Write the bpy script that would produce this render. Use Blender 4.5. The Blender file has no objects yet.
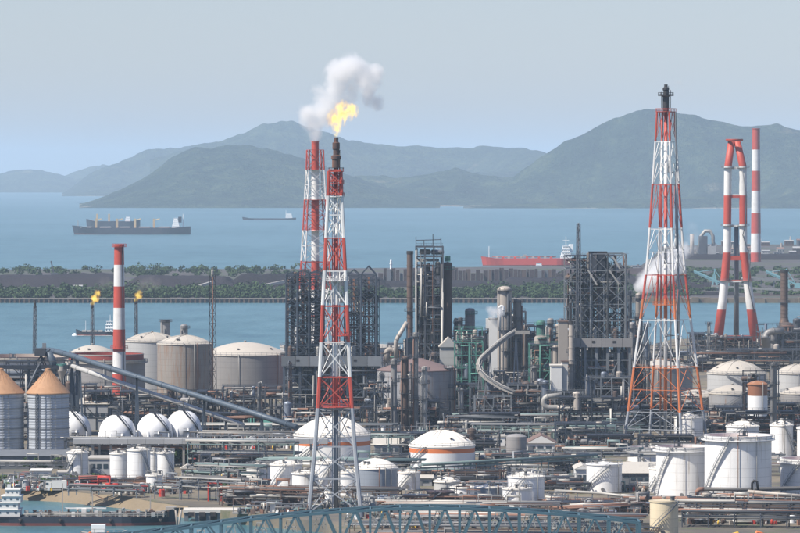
import bpy, math, random
import numpy as np
from mathutils import Vector

R = math.radians
S = bpy.context.scene
COL = S.collection

# ---------------------------------------------------------------- camera
F, CZ, HY = 4444.44, 93.0, 175.0          # focal length in 800-px units, eye height, horizon row
TH = math.atan((266.5 - HY) / F)
cam_d = bpy.data.cameras.new('camera')
cam = bpy.data.objects.new('camera', cam_d); COL.objects.link(cam)
cam.location = (0, 0, CZ); cam.rotation_euler = (math.pi / 2 - TH, 0, 0)
cam_d.sensor_width = 36.0; cam_d.lens = 36.0 * F / 800.0
cam_d.clip_start = 20.0; cam_d.clip_end = 120000.0
S.camera = cam

# ---------------------------------------------------------------- sky, sun, exposure
SUN_EL, SUN_AZ = 50.0, 28.0               # height; degrees from the left (-X) towards the camera side
sdir = Vector((-math.cos(R(SUN_AZ)) * math.cos(R(SUN_EL)), -math.sin(R(SUN_AZ)) * math.cos(R(SUN_EL)), math.sin(R(SUN_EL))))
world = bpy.data.worlds.new('World'); S.world = world; world.use_nodes = True
wn = world.node_tree.nodes; wl = world.node_tree.links
sky = wn.new('ShaderNodeTexSky'); sky.sky_type = 'NISHITA'; sky.sun_disc = False
sky.sun_elevation = R(SUN_EL); sky.sun_rotation = math.atan2(sdir.x, sdir.y)
sky.altitude = 50; sky.air_density = 1.0; sky.dust_density = .6; sky.ozone_density = 1.0
tint = wn.new('ShaderNodeMix'); tint.data_type = 'RGBA'; tint.blend_type = 'MULTIPLY'; tint.inputs[0].default_value = 1.0; tint.inputs[7].default_value = (.96, .965, 1.17, 1)
wl.new(sky.outputs[0], tint.inputs[6]); wl.new(tint.outputs[2], wn['Background'].inputs[0]); wn['Background'].inputs[1].default_value = 0.078
sun_d = bpy.data.lights.new('sun', 'SUN'); sun_d.energy = 5.0; sun_d.angle = R(0.53); sun_d.color = (1, .93, .82)
sun = bpy.data.objects.new('sun', sun_d); COL.objects.link(sun); sun.location = (-400, 400, 900)
sun.rotation_euler = (-sdir).to_track_quat('-Z', 'Y').to_euler()
vs = S.view_settings
vs.view_transform = 'Standard'; vs.look = 'None'; vs.exposure = 0.46; vs.gamma = 1.0; vs.use_curve_mapping = False
S.render.engine = 'CYCLES'
cy = S.cycles
cy.use_denoising = True; cy.max_bounces = 10; cy.diffuse_bounces = 2; cy.glossy_bounces = 2
cy.transmission_bounces = 2; cy.volume_bounces = 6; cy.transparent_max_bounces = 8
cy.volume_step_rate = 0.35; cy.volume_max_steps = 256; cy.caustics_reflective = False; cy.caustics_refractive = False

# ---------------------------------------------------------------- where a point of the place is
def at(px, py, D):
    u, v = (px - 400) / F, (266.5 - py) / F
    t = D / (math.cos(TH) + v * math.sin(TH))
    return Vector((u * t, D, CZ + t * (-math.sin(TH) + v * math.cos(TH))))
def Z(py, D): return at(400, py, D).z
def X(px, D): return at(px, HY, D).x
def gd(py, z=3.0):
    v = (266.5 - py) / F
    return (CZ - z) * (math.cos(TH) + v * math.sin(TH)) / (math.sin(TH) - v * math.cos(TH))
GZ = 3.0

# ---------------------------------------------------------------- materials
class NT:
    def __init__(s, name):
        s.m = bpy.data.materials.new(name); s.m.use_nodes = True
        s.t = s.m.node_tree; s.n = s.t.nodes; s.b = s.n.get('Principled BSDF'); s.out = s.n.get('Material Output')
    def new(s, t, **k):
        n = s.n.new('ShaderNode' + t)
        for a, b in k.items(): setattr(n, a, b)
        return n
    def li(s, a, b): s.t.links.new(a, b)
    def math(s, op, a, b=None, clamp=False):
        n = s.new('Math', operation=op); n.use_clamp = clamp
        for i, x in enumerate((a, b)):
            if x is None: continue
            if isinstance(x, (int, float)): n.inputs[i].default_value = x
            else: s.li(x, n.inputs[i])
        return n.outputs[0]
    def coord(s, kind='Object', scale=(1, 1, 1)):
        c = s.new('TexCoord'); mp = s.new('Mapping'); mp.inputs['Scale'].default_value = scale
        s.li(c.outputs[kind], mp.inputs[0]); return mp.outputs[0]
    def noise(s, co, scale, detail=3, rough=.55):
        n = s.new('TexNoise'); n.inputs['Scale'].default_value = scale; n.inputs['Detail'].default_value = detail
        n.inputs['Roughness'].default_value = rough
        if co is not None: s.li(co, n.inputs['Vector'])
        return n.outputs[0]
    def ramp(s, f, stops, interp='LINEAR'):
        n = s.new('ValToRGB'); e = n.color_ramp; e.interpolation = interp
        while len(e.elements) < len(stops): e.elements.new(1.0)
        for el, (p, c) in zip(e.elements, stops):
            el.position = p; el.color = (c, c, c, 1) if isinstance(c, (int, float)) else (*c, 1)
        s.li(f, n.inputs[0]); return n.outputs[0]
    def mix(s, f, a, b, mode='MIX'):
        n = s.new('Mix', data_type='RGBA', blend_type=mode)
        for sock, x in ((n.inputs[0], f), (n.inputs[6], a), (n.inputs[7], b)):
            if isinstance(x, (int, float)): sock.default_value = x
            elif isinstance(x, tuple): sock.default_value = (*x, 1)
            else: s.li(x, sock)
        return n.outputs[2]

def weather(t, col, var, streak, scale, objvar, amount):
    co = t.coord('Object')
    n = t.noise(co, scale, 4, .6)
    f = t.math('MULTIPLY_ADD', n, 2 * var); t.n[-1].inputs[2].default_value = 1 - var
    if objvar:
        oi = t.new('ObjectInfo')
        g = t.math('MULTIPLY_ADD', oi.outputs['Random'], 2 * objvar); t.n[-1].inputs[2].default_value = 1 - objvar
        f = t.math('MULTIPLY', f, g)
    cc = t.new('CombineColor')
    for i in range(3): t.li(f, cc.inputs[i])
    c = t.mix(1.0, col, cc.outputs[0], 'MULTIPLY')
    if streak:
        sc = t.coord('Object', (1, 1, .07))
        s = t.noise(sc, .9, 4, .65)
        c = t.mix(t.ramp(s, [(amount, 0.), (min(1, amount + .16), .85)]), c, streak)
    return c

def pm(name, col, rough=.6, metal=0., var=.14, streak=None, amount=.6, scale=.25, objvar=.10, seams=None, spec=.4, bump=0):
    t = NT(name)
    c = weather(t, col, var, streak, scale, objvar, amount)
    if seams:
        sx = t.new('SeparateXYZ'); t.li(t.coord('Object'), sx.inputs[0])
        fz = t.math('FRACT', t.math('DIVIDE', sx.outputs[2], seams))
        k = t.math('LESS_THAN', fz, .07)
        ang = t.math('ARCTAN2', sx.outputs[0], sx.outputs[1])
        fa = t.math('LESS_THAN', t.math('FRACT', t.math('MULTIPLY', ang, 3.5)), .03)
        k = t.math('MULTIPLY', t.math('MAXIMUM', k, fa), .35)
        c = t.mix(k, c, tuple(x * .5 for x in col))
    t.li(c, t.b.inputs['Base Color'])
    t.b.inputs['Roughness'].default_value = rough; t.b.inputs['Metallic'].default_value = metal
    t.b.inputs['Specular IOR Level'].default_value = spec
    if bump:
        bn = t.new('Bump'); bn.inputs['Strength'].default_value = .6; bn.inputs['Distance'].default_value = bump
        t.li(t.noise(t.coord('Object'), 1.2, 4), bn.inputs['Height']); t.li(bn.outputs[0], t.b.inputs['Normal'])
    return t.m

def band_mat(name, bands, zmax, var=.2, streak=(.16, .10, .075), amount=.60):
    """paint in bands: [(z above the base, colour), ...] from below upwards"""
    t = NT(name)
    sx = t.new('SeparateXYZ'); t.li(t.coord('Object'), sx.inputs[0])
    f = t.math('DIVIDE', sx.outputs[2], zmax, True)
    c0 = t.ramp(f, [(max(0, z / zmax), c) for z, c in bands], 'CONSTANT')
    n = t.noise(t.coord('Object'), .35, 4)
    v = t.math('MULTIPLY_ADD', n, 2 * var); t.n[-1].inputs[2].default_value = 1 - var
    cc = t.new('CombineColor')
    for i in range(3): t.li(v, cc.inputs[i])
    c = t.mix(1.0, c0, cc.outputs[0], 'MULTIPLY')
    s = t.noise(t.coord('Object', (1, 1, .06)), 1.1, 4, .65)
    c = t.mix(t.ramp(s, [(amount, 0.), (min(1, amount + .2), .7)]), c, streak)
    t.li(c, t.b.inputs['Base Color']); t.b.inputs['Roughness'].default_value = .55
    return t.m

RUST = (.17, .075, .035)
RED, WHT, ORG, GAL, BLK = (.44, .066, .042), (.68, .67, .65), (.52, .15, .045), (.33, .35, .38), (.035, .030, .032)
M = {
 'white': pm('white_paint', (.78, .77, .75), .5, streak=(.42, .36, .30), amount=.58, seams=2.4, var=.09, objvar=.04),
 'white_clean': pm('white_clean', (.80, .80, .79), .5, var=.05, objvar=.03, streak=(.5, .45, .4), amount=.74),
 'roofwhite': pm('roof_white', (.76, .72, .65), .6, var=.07, objvar=.04, streak=(.50, .42, .33), amount=.72),
 'offwhite': pm('off_white', (.43, .43, .425), .6, streak=(.33, .27, .22), amount=.64, seams=2.4, var=.08),
 'roofgrey': pm('roof_grey', (.43, .395, .345), .7, var=.1, streak=(.36, .32, .28), amount=.66),
 'greytank': pm('grey_tank', (.26, .25, .245), .55, streak=(.25, .19, .15), amount=.60, seams=2.4),
 'clad': pm('cladding', (.27, .30, .34), .45, .2, seams=1.3, streak=(.3, .26, .24), amount=.66),
 'rusttank': pm('rusty_tank', (.34, .34, .35), .65, streak=(.26, .14, .07), amount=.54, seams=2.6),
 'browntank': pm('brown_tank', (.30, .27, .24), .65, streak=(.24, .12, .06), amount=.50, seams=2.4),
 'rustroof': pm('rust_roof', (.17, .12, .115), .8, streak=(.10, .06, .05), amount=.6),
 'rim': pm('rim_rust', (.30, .135, .07), .8, var=.35, scale=.8, streak=(.45, .36, .28), amount=.58),
 'silo': pm('silo_steel', (.40, .43, .47), .5, .15, seams=1.7, streak=(.22, .20, .19), amount=.62),
 'silocone': pm('silo_cone', (.40, .225, .12), .7, var=.2, streak=(.26, .10, .045), amount=.57, scale=.5, objvar=.03),
 'cream': pm('cream_paint', (.62, .53, .37), .55, streak=(.40, .24, .12), amount=.68, var=.06, seams=2.2),
 'steel': pm('steel_grey', (.085, .093, .108), .55, .2, var=.25, streak=RUST, amount=.62, objvar=.30),
 'steeld': pm('steel_dark', (.030, .035, .046), .6, .2, var=.25, streak=RUST, amount=.64, objvar=.30),
 'steelm': pm('steel_mid', (.19, .205, .22), .55, .2, var=.2, streak=RUST, amount=.62, objvar=.30),
 'steelb': pm('steel_blue', (.052, .068, .092), .6, .1, var=.2, streak=RUST, amount=.66, objvar=.25),
 'galv': pm('galvanised', (.215, .225, .24), .5, .2, var=.16, streak=(.28, .24, .22), amount=.66, objvar=.14),
 'pipe': pm('pipe_grey', (.175, .17, .165), .5, .2, var=.18, streak=(.2, .13, .09), amount=.62, objvar=.30),
 'pipel': pm('pipe_light', (.40, .385, .355), .5, .1, var=.14, streak=(.3, .2, .14), amount=.64, objvar=.18),
 'pipeg': pm('pipe_green', (.17, .235, .23), .55, 0, var=.12, streak=(.3, .24, .2), amount=.66, objvar=.12),
 'piper': pm('pipe_rust', (.22, .12, .085), .75, 0, var=.25, streak=(.35, .2, .13), amount=.6, objvar=.2),
 'green': pm('green_steel', (.075, .215, .175), .55, 0, var=.2, streak=(.12, .1, .08), amount=.62, objvar=.2),
 'beige': pm('beige_shell', (.36, .32, .28), .6, .1, var=.15, streak=(.2, .12, .08), amount=.6, objvar=.2),
 'brown': pm('brown_steel', (.115, .080, .066), .7, .1, var=.22, streak=(.28, .15, .08), amount=.6, objvar=.2),
 'red': pm('red_paint', (.50, .055, .04), .5, var=.15), 'orange': pm('orange_paint', (.62, .17, .05), .5, var=.1),
 'yellow': pm('yellow_paint', (.65, .42, .05), .5, var=.1),
 'black': pm('black_metal', (.03, .028, .03), .6, var=.25, streak=(.12, .06, .035), amount=.6),
 'bridge': pm('bridge_blue', (.065, .125, .155), .5, .0, var=.15, streak=(.2, .17, .15), amount=.68),
 'convey': pm('gallery_blue', (.075, .10, .13), .5, .1, var=.1, streak=(.2, .19, .18), amount=.66, objvar=.04),
 'conc': pm('concrete', (.29, .275, .255), .85, var=.15, streak=(.25, .22, .2), amount=.6),
 'conc_l': pm('concrete_light', (.55, .52, .47), .85, var=.12, streak=(.35, .3, .27), amount=.62),
 'wall': pm('wall_grey', (.33, .335, .34), .8, var=.12, streak=(.22, .2, .18), amount=.62, objvar=.12),
 'walll': pm('wall_light', (.66, .65, .62), .8, var=.08, streak=(.42, .38, .33), amount=.66, objvar=.05),
 'roofb': pm('roof_brown', (.20, .135, .115), .8, var=.18), 'roofd': pm('roof_dark', (.14, .15, .165), .7, var=.2),
 'roofs': pm('roof_sheet', (.47, .44, .39), .6, var=.12, streak=(.3, .25, .2), amount=.6),
 'glass': pm('dark_glass', (.04, .06, .08), .12, 0, var=.2, spec=.6),
 'hull_d': pm('hull_dark', (.035, .04, .055), .5, var=.2, streak=(.1, .06, .05), amount=.68),
 'hull_r': pm('hull_red', (.58, .085, .065), .5, var=.12), 'hull_boot': pm('boot_red', (.20, .065, .055), .6, var=.2),
 'deck_r': pm('deck_red', (.30, .10, .08), .7, var=.2), 'craney': pm('crane_yellow', (.52, .40, .22), .6),
 'teal': pm('crane_teal', (.22, .42, .46), .5, var=.1, objvar=.05), 'coal': pm('coal', (.034, .030, .036), .9, spec=.1, var=.35, scale=.05, bump=2.0, objvar=.2),
 'ore': pm('ore', (.075, .058, .060), .9, spec=.1, var=.3, scale=.06, bump=2.0), 'bark': pm('bark', (.09, .065, .045), .9, var=.25),
 'cyl_dark': pm('vessel_blue_grey', (.20, .23, .28), .5, .3, var=.18, streak=(.14, .09, .07), amount=.6, objvar=.2),
}
def leafmat(name, a, b):
    t = NT(name); oi = t.noise(t.coord('Object'), .12, 3)
    g = t.new('NewGeometry')
    f = t.math('ADD', t.math('MULTIPLY', g.outputs['Random Per Island'], .6), t.math('MULTIPLY', oi, .45))
    t.li(t.ramp(f, [(.2, a), (.8, b)]), t.b.inputs['Base Color']); t.b.inputs['Roughness'].default_value = .7
    t.b.inputs['Specular IOR Level'].default_value = .2
    return t.m
M['leaf'] = leafmat('leaf', (.030, .060, .018), (.075, .125, .040))
M['leafw'] = leafmat('leaf_wood', (.022, .044, .018), (.055, .090, .034))

# ---------------------------------------------------------------- mesh collector
class MB:
    def __init__(s): s.v, s.f, s.sm, s.mi = [], [], [], []
    def add(s, vs_, fs, smooth=False, mi=0):
        o = len(s.v); s.v.extend(tuple(p) for p in vs_); s.f.extend([tuple(i + o for i in f) for f in fs])
        s.sm.extend([smooth] * len(fs)); s.mi.extend([mi] * len(fs)); return s
    def box(s, c, size, rz=0., mi=0):
        x, y, z = (q / 2 for q in size); ca, sa = math.cos(rz), math.sin(rz)
        P = []
        for dz in (-z, z):
            for dx, dy in ((-x, -y), (x, -y), (x, y), (-x, y)):
                P.append((c[0] + dx * ca - dy * sa, c[1] + dx * sa + dy * ca, c[2] + dz))
        return s.add(P, [(3, 2, 1, 0), (4, 5, 6, 7), (0, 1, 5, 4), (1, 2, 6, 5), (2, 3, 7, 6), (3, 0, 4, 7)], False, mi)
    def beam(s, p, q, w, h=None, mi=0):
        p, q = Vector(p), Vector(q); d = q - p
        if d.length < 1e-6: return s
        d.normalize(); h = h or w
        a = d.cross(Vector((0, 0, 1)))
        a = Vector((1, 0, 0)) if a.length < 1e-3 else a.normalized()
        b = a.cross(d); P = []
        for e in (p, q):
            for i, j in ((-1, -1), (1, -1), (1, 1), (-1, 1)): P.append(e + a * (i * w / 2) + b * (j * h / 2))
        return s.add(P, [(0, 1, 2, 3), (7, 6, 5, 4), (4, 5, 1, 0), (5, 6, 2, 1), (6, 7, 3, 2), (7, 4, 0, 3)], False, mi)
    def path(s, pts, r, n=8, mi=0, caps=True, smooth=True):
        pts = [Vector(p) for p in pts]; rr = r if isinstance(r, (list, tuple)) else [r] * len(pts)
        P, Fc = [], []; ref = None
        for i, p in enumerate(pts):
            t = (pts[min(i + 1, len(pts) - 1)] - pts[max(i - 1, 0)]).normalized()
            a = (ref - t * ref.dot(t)) if ref is not None else t.cross(Vector((0, 0, 1)))
            if a.length < 1e-3: a = t.cross(Vector((0, 1, 0)))
            a.normalize(); ref = a; b = t.cross(a)
            k = 1.0
            if 0 < i < len(pts) - 1:
                c = (pts[i + 1] - p).normalized().dot((p - pts[i - 1]).normalized()); k = 1 / max(.5, math.sqrt(max(.25, (1 + c) / 2)))
            for j in range(n):
                w = 2 * math.pi * j / n
                P.append(p + (a * math.cos(w) + b * math.sin(w)) * rr[i] * k)
        for i in range(len(pts) - 1):
            for j in range(n): Fc.append((i * n + j, i * n + (j + 1) % n, (i + 1) * n + (j + 1) % n, (i + 1) * n + j))
        s.add(P, Fc, smooth, mi)
        if caps:
            m = len(P) - n
            o = len(s.v) - len(P)
            for idx in (range(n - 1, -1, -1), range(m, m + n)):
                s.f.append(tuple(o + i for i in idx)); s.sm.append(False); s.mi.append(mi)
        return s
    def tube(s, p, q, r0, r1=None, n=8, mi=0, caps=True): return s.path([p, q], [r0, r0 if r1 is None else r1], n, mi, caps)
    def lathe(s, c, prof, n=24, mi=0, smooth_prof=False):
        """prof [(r, z), ...] from below upwards"""
        c = Vector(c); ring = lambda r, z: [(c.x + r * math.sin(2 * math.pi * j / n), c.y - r * math.cos(2 * math.pi * j / n), c.z + z) for j in range(n)]
        if smooth_prof:
            P = [p for r, z in prof for p in ring(max(r, 1e-3), z)]
            s.add(P, [(i * n + j, i * n + (j + 1) % n, (i + 1) * n + (j + 1) % n, (i + 1) * n + j) for i in range(len(prof) - 1) for j in range(n)], True, mi)
        else:
            for (r0, z0), (r1, z1) in zip(prof, prof[1:]):
                s.add(ring(max(r0, 1e-3), z0) + ring(max(r1, 1e-3), z1), [(j, (j + 1) % n, n + (j + 1) % n, n + j) for j in range(n)], True, mi)
        return s
    def prism(s, poly, z0, z1, mi=0):
        n = len(poly)
        P = [(x, y, z0) for x, y in poly] + [(x, y, z1) for x, y in poly]
        return s.add(P, [tuple(range(n - 1, -1, -1)), tuple(range(n, 2 * n))] + [(i, (i + 1) % n, n + (i + 1) % n, n + i) for i in range(n)], False, mi)
    def build(s, name, mat, parent=None, **k):
        o = k.get('origin')
        org = ORG_OF[parent.name] if parent is not None else Vector(o if o is not None else (0, 0, 0))
        me = bpy.data.meshes.new(name)
        ox, oy, oz = org
        me.from_pydata([(x - ox, y - oy, z - oz) for x, y, z in s.v], [], s.f)
        me.polygons.foreach_set('use_smooth', s.sm)
        mats = mat if isinstance(mat, (list, tuple)) else [mat]
        for m in mats: me.materials.append(M[m] if isinstance(m, str) else m)
        if len(mats) > 1: me.polygons.foreach_set('material_index', s.mi)
        ob = bpy.data.objects.new(name, me); COL.objects.link(ob)
        if parent is not None: ob.parent = parent
        else: ob.location = org
        ORG_OF[ob.name] = org
        tag(ob, k.get('label'), k.get('cat'), k.get('group'), k.get('kind'))
        return ob
ORG_OF = {}
def tag(o, label=None, cat=None, group=None, kind=None):
    for a, b in (('label', label), ('category', cat), ('group', group), ('kind', kind)):
        if b: o[a] = b
def thing(name, label, cat, loc, group=None):
    e = bpy.data.objects.new(name, None); COL.objects.link(e); e.location = loc; e.empty_display_size = 2
    ORG_OF[e.name] = Vector(loc); tag(e, label, cat, group, 'thing'); return e
def bar(root, name, p, q, w, mat, h=None): return MB().beam(p, q, w, h).build(name, mat, root)
def pipe(root, pts, r, mat, name='pipe', n=7): return MB().path(pts, r, n).build(name, mat, root)
ORD = ['leftmost', 'second', 'third', 'fourth', 'fifth', 'sixth', 'seventh', 'eighth', 'ninth', 'tenth', 'eleventh', 'twelfth', 'thirteenth', 'fourteenth', 'fifteenth', 'sixteenth']
# ================================================================ THE SETTING
# ---- sea
def water_mat():
    t = NT('sea_water')
    co = t.coord('Object')
    n1 = t.noise(t.coord('Object', (1, .45, 1)), .05, 5, .6)
    big = t.noise(t.coord('Object', (.35, 1, 1)), .0016, 4, .6)
    c = t.mix(t.ramp(big, [(.35, 0.), (.65, 1.)]), (.042, .118, .138), (.056, .140, .160))
    rip_shading = t.noise(t.coord('Object', (.030, .011, 1)), 1.0, 4, .65); wind_sheen = t.noise(t.coord('Object', (.0022, .0011, 1)), 1.0, 4, .6)
    c = t.mix(t.ramp(rip_shading, [(.42, 0.), (.68, .55)]), c, (.105, .215, .25)); c = t.mix(t.ramp(rip_shading, [(.30, .5), (.45, 0.)]), c, (.018, .070, .10))  # light and dark of the ripples painted into the base colour
    c = t.mix(t.ramp(wind_sheen, [(.42, 0.), (.62, .45)]), c, (.10, .20, .24))  # paler sheen of wind-ruffled water, also put into the colour
    t.li(c, t.b.inputs['Base Color']); t.b.inputs['Roughness'].default_value = .32; t.b.inputs['IOR'].default_value = 1.33
    bn = t.new('Bump'); bn.inputs['Strength'].default_value = .9; bn.inputs['Distance'].default_value = 1.1
    h = t.math('ADD', t.noise(t.coord('Object', (1, .5, 1)), .11, 4, .6), t.math('MULTIPLY', n1, .8))
    t.li(h, bn.inputs['Height']); t.li(bn.outputs[0], t.b.inputs['Normal'])
    return t.m
M['sea'] = water_mat()
m = MB()
ys = [-3000, 500, 1500, 3000, 6000, 12000, 25000, 58000]
for a, b in zip(ys, ys[1:]):
    m.add([(-26000, a, 0), (26000, a, 0), (26000, b, 0), (-26000, b, 0)], [(0, 1, 2, 3)])
m.build('sea', 'sea', kind='structure')

# ---- hills: a ridge line rises behind each shore
def hill_mat(name, a, b, c):
    t = NT(name); co = t.coord('Object')
    big = t.noise(co, .0022, 4, .6); fine = t.noise(co, .045, 4, .65)
    f = t.math('ADD', t.math('ADD', t.math('MULTIPLY', big, .38), t.math('MULTIPLY', t.noise(co, .011, 4, .6), .34)), t.math('MULTIPLY', fine, .28))
    col = t.ramp(f, [(.41, a), (.50, b), (.58, c)])
    pt = t.noise(t.coord('Object', (1, 1, 2)), .0028, 5, .7)
    col = t.mix(t.ramp(pt, [(.63, 0.), (.69, .55)]), col, (.17, .15, .10))
    sx = t.new('SeparateXYZ'); t.li(co, sx.inputs[0])
    sh = t.math('LESS_THAN', t.math('ADD', sx.outputs[2], t.math('MULTIPLY', t.noise(co, .003, 3), 22.)), 10.5)
    col = t.mix(sh, col, (.34, .31, .27))
    t.li(col, t.b.inputs['Base Color']); t.b.inputs['Roughness'].default_value = .95; t.b.inputs['Specular IOR Level'].default_value = .1
    bn = t.new('Bump'); bn.inputs['Strength'].default_value = 1.0; bn.inputs['Distance'].default_value = 30.
    t.li(t.noise(co, .035, 4, .65), bn.inputs['Height']); t.li(bn.outputs[0], t.b.inputs['Normal'])
    return t.m
M['hill'] = hill_mat('hill_forest', (.010, .020, .016), (.024, .042, .028), (.055, .076, .042))
def vnoise(x, y, seed):
    rs = np.random.RandomState(seed); tb = rs.rand(64, 64)
    xi, yi = np.floor(x).astype(int), np.floor(y).astype(int); fx, fy = x - xi, y - yi
    fx, fy = fx * fx * (3 - 2 * fx), fy * fy * (3 - 2 * fy)
    g = lambda i, j: tb[i % 64, j % 64]
    return (g(xi, yi) * (1 - fx) + g(xi + 1, yi) * fx) * (1 - fy) + (g(xi, yi + 1) * (1 - fx) + g(xi + 1, yi + 1) * fx) * fy
def grid_mesh(name, xs, ysg, zs_, mat, **k):
    nx, ny = zs_.shape[1], zs_.shape[0]
    me = bpy.data.meshes.new(name)
    V = np.stack([xs, ysg, zs_], -1).reshape(-1, 3)
    i = np.arange((ny - 1) * (nx - 1)); r, c = i // (nx - 1), i % (nx - 1); a = r * nx + c
    Q = np.stack([a, a + 1, a + nx + 1, a + nx], -1)
    me.vertices.add(len(V)); me.vertices.foreach_set('co', V.ravel())
    me.loops.add(Q.size); me.loops.foreach_set('vertex_index', Q.ravel().astype(np.int32))
    me.polygons.add(len(Q)); me.polygons.foreach_set('loop_start', np.arange(0, Q.size, 4, dtype=np.int32))
    me.polygons.foreach_set('use_smooth', np.ones(len(Q), bool))
    me.update(calc_edges=True); me.validate()
    me.materials.append(M[mat]); o = bpy.data.objects.new(name, me); COL.objects.link(o)
    tag(o, k.get('label'), k.get('cat'), k.get('group'), k.get('kind')); ORG_OF[o.name] = Vector((0, 0, 0))
    return o
def hill(sil, Dsh, depth, seed, name='hill', nx=260, ny=70, rough=1.0):
    sil = sorted(sil); sx = [p[0] for p in sil]; sy = [p[1] for p in sil]
    px = np.linspace(sx[0], sx[-1], nx)
    # smooth the control line a little
    py = np.interp(px, sx, sy); k = np.ones(7) / 7; py = np.convolve(np.pad(py, 3, 'edge'), k, 'valid')
    Dr = Dsh + depth
    zr = np.array([Z(q, Dr) for q in py])                       # height of the ridge
    t = np.concatenate([np.linspace(0, 1, ny - 12), np.linspace(1.04, 1.5, 12)])
    T, PX = np.meshgrid(t, px, indexing='ij')
    D = Dsh + depth * T
    XS = (PX - 400) / F * D
    prof = np.where(T <= 1, 1 - (1 - np.clip(T, 0, 1)) ** 1.5, np.cos((T - 1) / .5 * np.pi / 2) ** 1.2)
    spur = 0
    for o, am in ((1, .55), (2, .3), (4, .17), (8, .09), (16, .05)):
        spur = spur + am * (vnoise(XS / 900 * o + 7.3 * seed, D / 2600 * o + 3.1 * seed, seed + o) - .5)
    ridge_w = 4 * np.clip(T, 0, 1) * np.clip(1 - T, 0, 1)
    fine = (vnoise(XS / 26, D / 26, seed + 40) - .5) * 9 + (vnoise(XS / 60, D / 60, seed + 41) - .5) * 12
    Zs = zr[None, :] * prof * (1 + np.minimum(spur * 1.9 - .16, 0.02) * ridge_w * 1.7 * rough) + fine * np.clip(zr[None, :] / 120, 0, 1) * np.clip(T * 4, 0, 1)
    Zs = np.where(T >= 1.45, -2, Zs); Zs[0, :] = -2
    Zs = np.maximum(Zs, -2)
    return grid_mesh(name, XS, D, Zs, 'hill', kind='structure')
hill([(-80, 180), (-40, 177), (0, 174), (15, 171), (30, 169.5), (45, 171), (60, 174), (75, 180), (88, 187), (98, 193)], 23500, 2200, 3)
hill([(45, 184), (70, 174), (80, 170), (90, 167), (103, 165), (118, 168), (150, 180)], 24500, 2600, 4)
hill([(62, 194), (75, 185), (90, 174), (105, 167), (117, 164), (130, 157), (147, 150), (165, 148.5), (193, 146), (215, 143), (240, 140), (260, 150), (300, 180)], 19500, 2500, 5)
hill([(150, 160), (200, 145), (220, 142), (240, 134), (262, 125), (278, 121), (295, 122), (320, 130), (350, 140), (380, 145), (420, 147), (460, 148), (500, 147), (530, 150), (560, 157), (620, 175)], 17000, 2400, 6)
hill([(74, 206), (85, 203), (100, 198), (120, 190), (140, 180), (155, 170), (170, 160), (185, 152), (197, 147), (205, 149), (218, 148), (230, 146), (250, 147), (270, 149), (290, 155), (305, 160), (330, 170), (350, 176), (380, 186), (410, 194), (440, 203)], 12500, 1500, 7, rough=1.3)
hill([(280, 190), (310, 180), (340, 179), (370, 176), (400, 178), (425, 175), (445, 172), (458, 169), (475, 174), (490, 177), (510, 178), (540, 182), (580, 196)], 13200, 1500, 8, rough=1.3)
hill([(455, 206), (470, 203), (490, 193), (510, 180), (530, 165), (550, 150), (575, 138), (600, 125), (625, 114), (650, 109), (665, 110), (680, 112), (710, 120), (740, 126), (770, 125), (790, 127), (820, 133), (860, 150), (900, 170)], 12400, 1700, 9, rough=1.2)

# ---- the refinery's land, the quay along the inlet
def land_mat():
    t = NT('yard_ground'); co = t.coord('Object')
    a = t.noise(co, .018, 5, .6); b = t.noise(co, .12, 5, .65); c = t.noise(co, .9, 3)
    col = t.ramp(a, [(.36, (.065, .062, .058)), (.46, (.12, .105, .082)), (.54, (.21, .17, .115)), (.66, (.10, .094, .085))])
    col = t.mix(t.ramp(b, [(.55, 0.), (.64, .8)]), col, (.085, .105, .045))
    col = t.mix(t.ramp(c, [(.35, .35), (.65, 0.)]), col, (.13, .12, .11))
    t.li(col, t.b.inputs['Base Color']); t.b.inputs['Roughness'].default_value = .95
    return t.m
M['land'] = land_mat()
fr = [(-260, 486), (0, 487), (60, 490), (130, 497), (188, 506)]
edge = [(X(p, gd(y)), gd(y)) for p, y in fr]
edge += [(X(240, gd(513)), gd(513)), (X(268, gd(516)), gd(516)), (X(322, gd(521)), gd(521)), (X(350, gd(536)), gd(536)), (X(400, 1060), 1060), (X(500, 1045), 1045), (X(900, 1030), 1030), (X(1100, 1030), 1030)]
back = [(700, 2500), (330, 2500), (150, 2440), (120, 2290), (-60, 2290), (-70, 2190), (-420, 2180), (-700, 2180)]
poly = edge + back
m = MB(); m.prism(poly, -1.2, GZ); m.build('refinery_ground', 'land', kind='structure')
# sandy revetment at the foot of the quay
m = MB()
sl = [(X(p, gd(y)), gd(y)) for p, y in [(-260, 486), (0, 487), (30, 488.5), (60, 490), (95, 493.5), (130, 497), (160, 501.5), (188, 506)]]
for (x0, y0), (x1, y1) in zip(sl, sl[1:]):
    m.add([(x0, y0 - .02, GZ - .15), (x1, y1 - .02, GZ - .15), (x1, y1 - 6, -.4), (x0, y0 - 6, -.4)], [(3, 2, 1, 0)], True)
M['sand'] = pm('sand_bank', (.21, .165, .11), .95, var=.25, scale=.15, bump=.4, streak=(.25, .2, .15), amount=.62)
m.build('sand_bank', 'sand', kind='structure')

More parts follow.
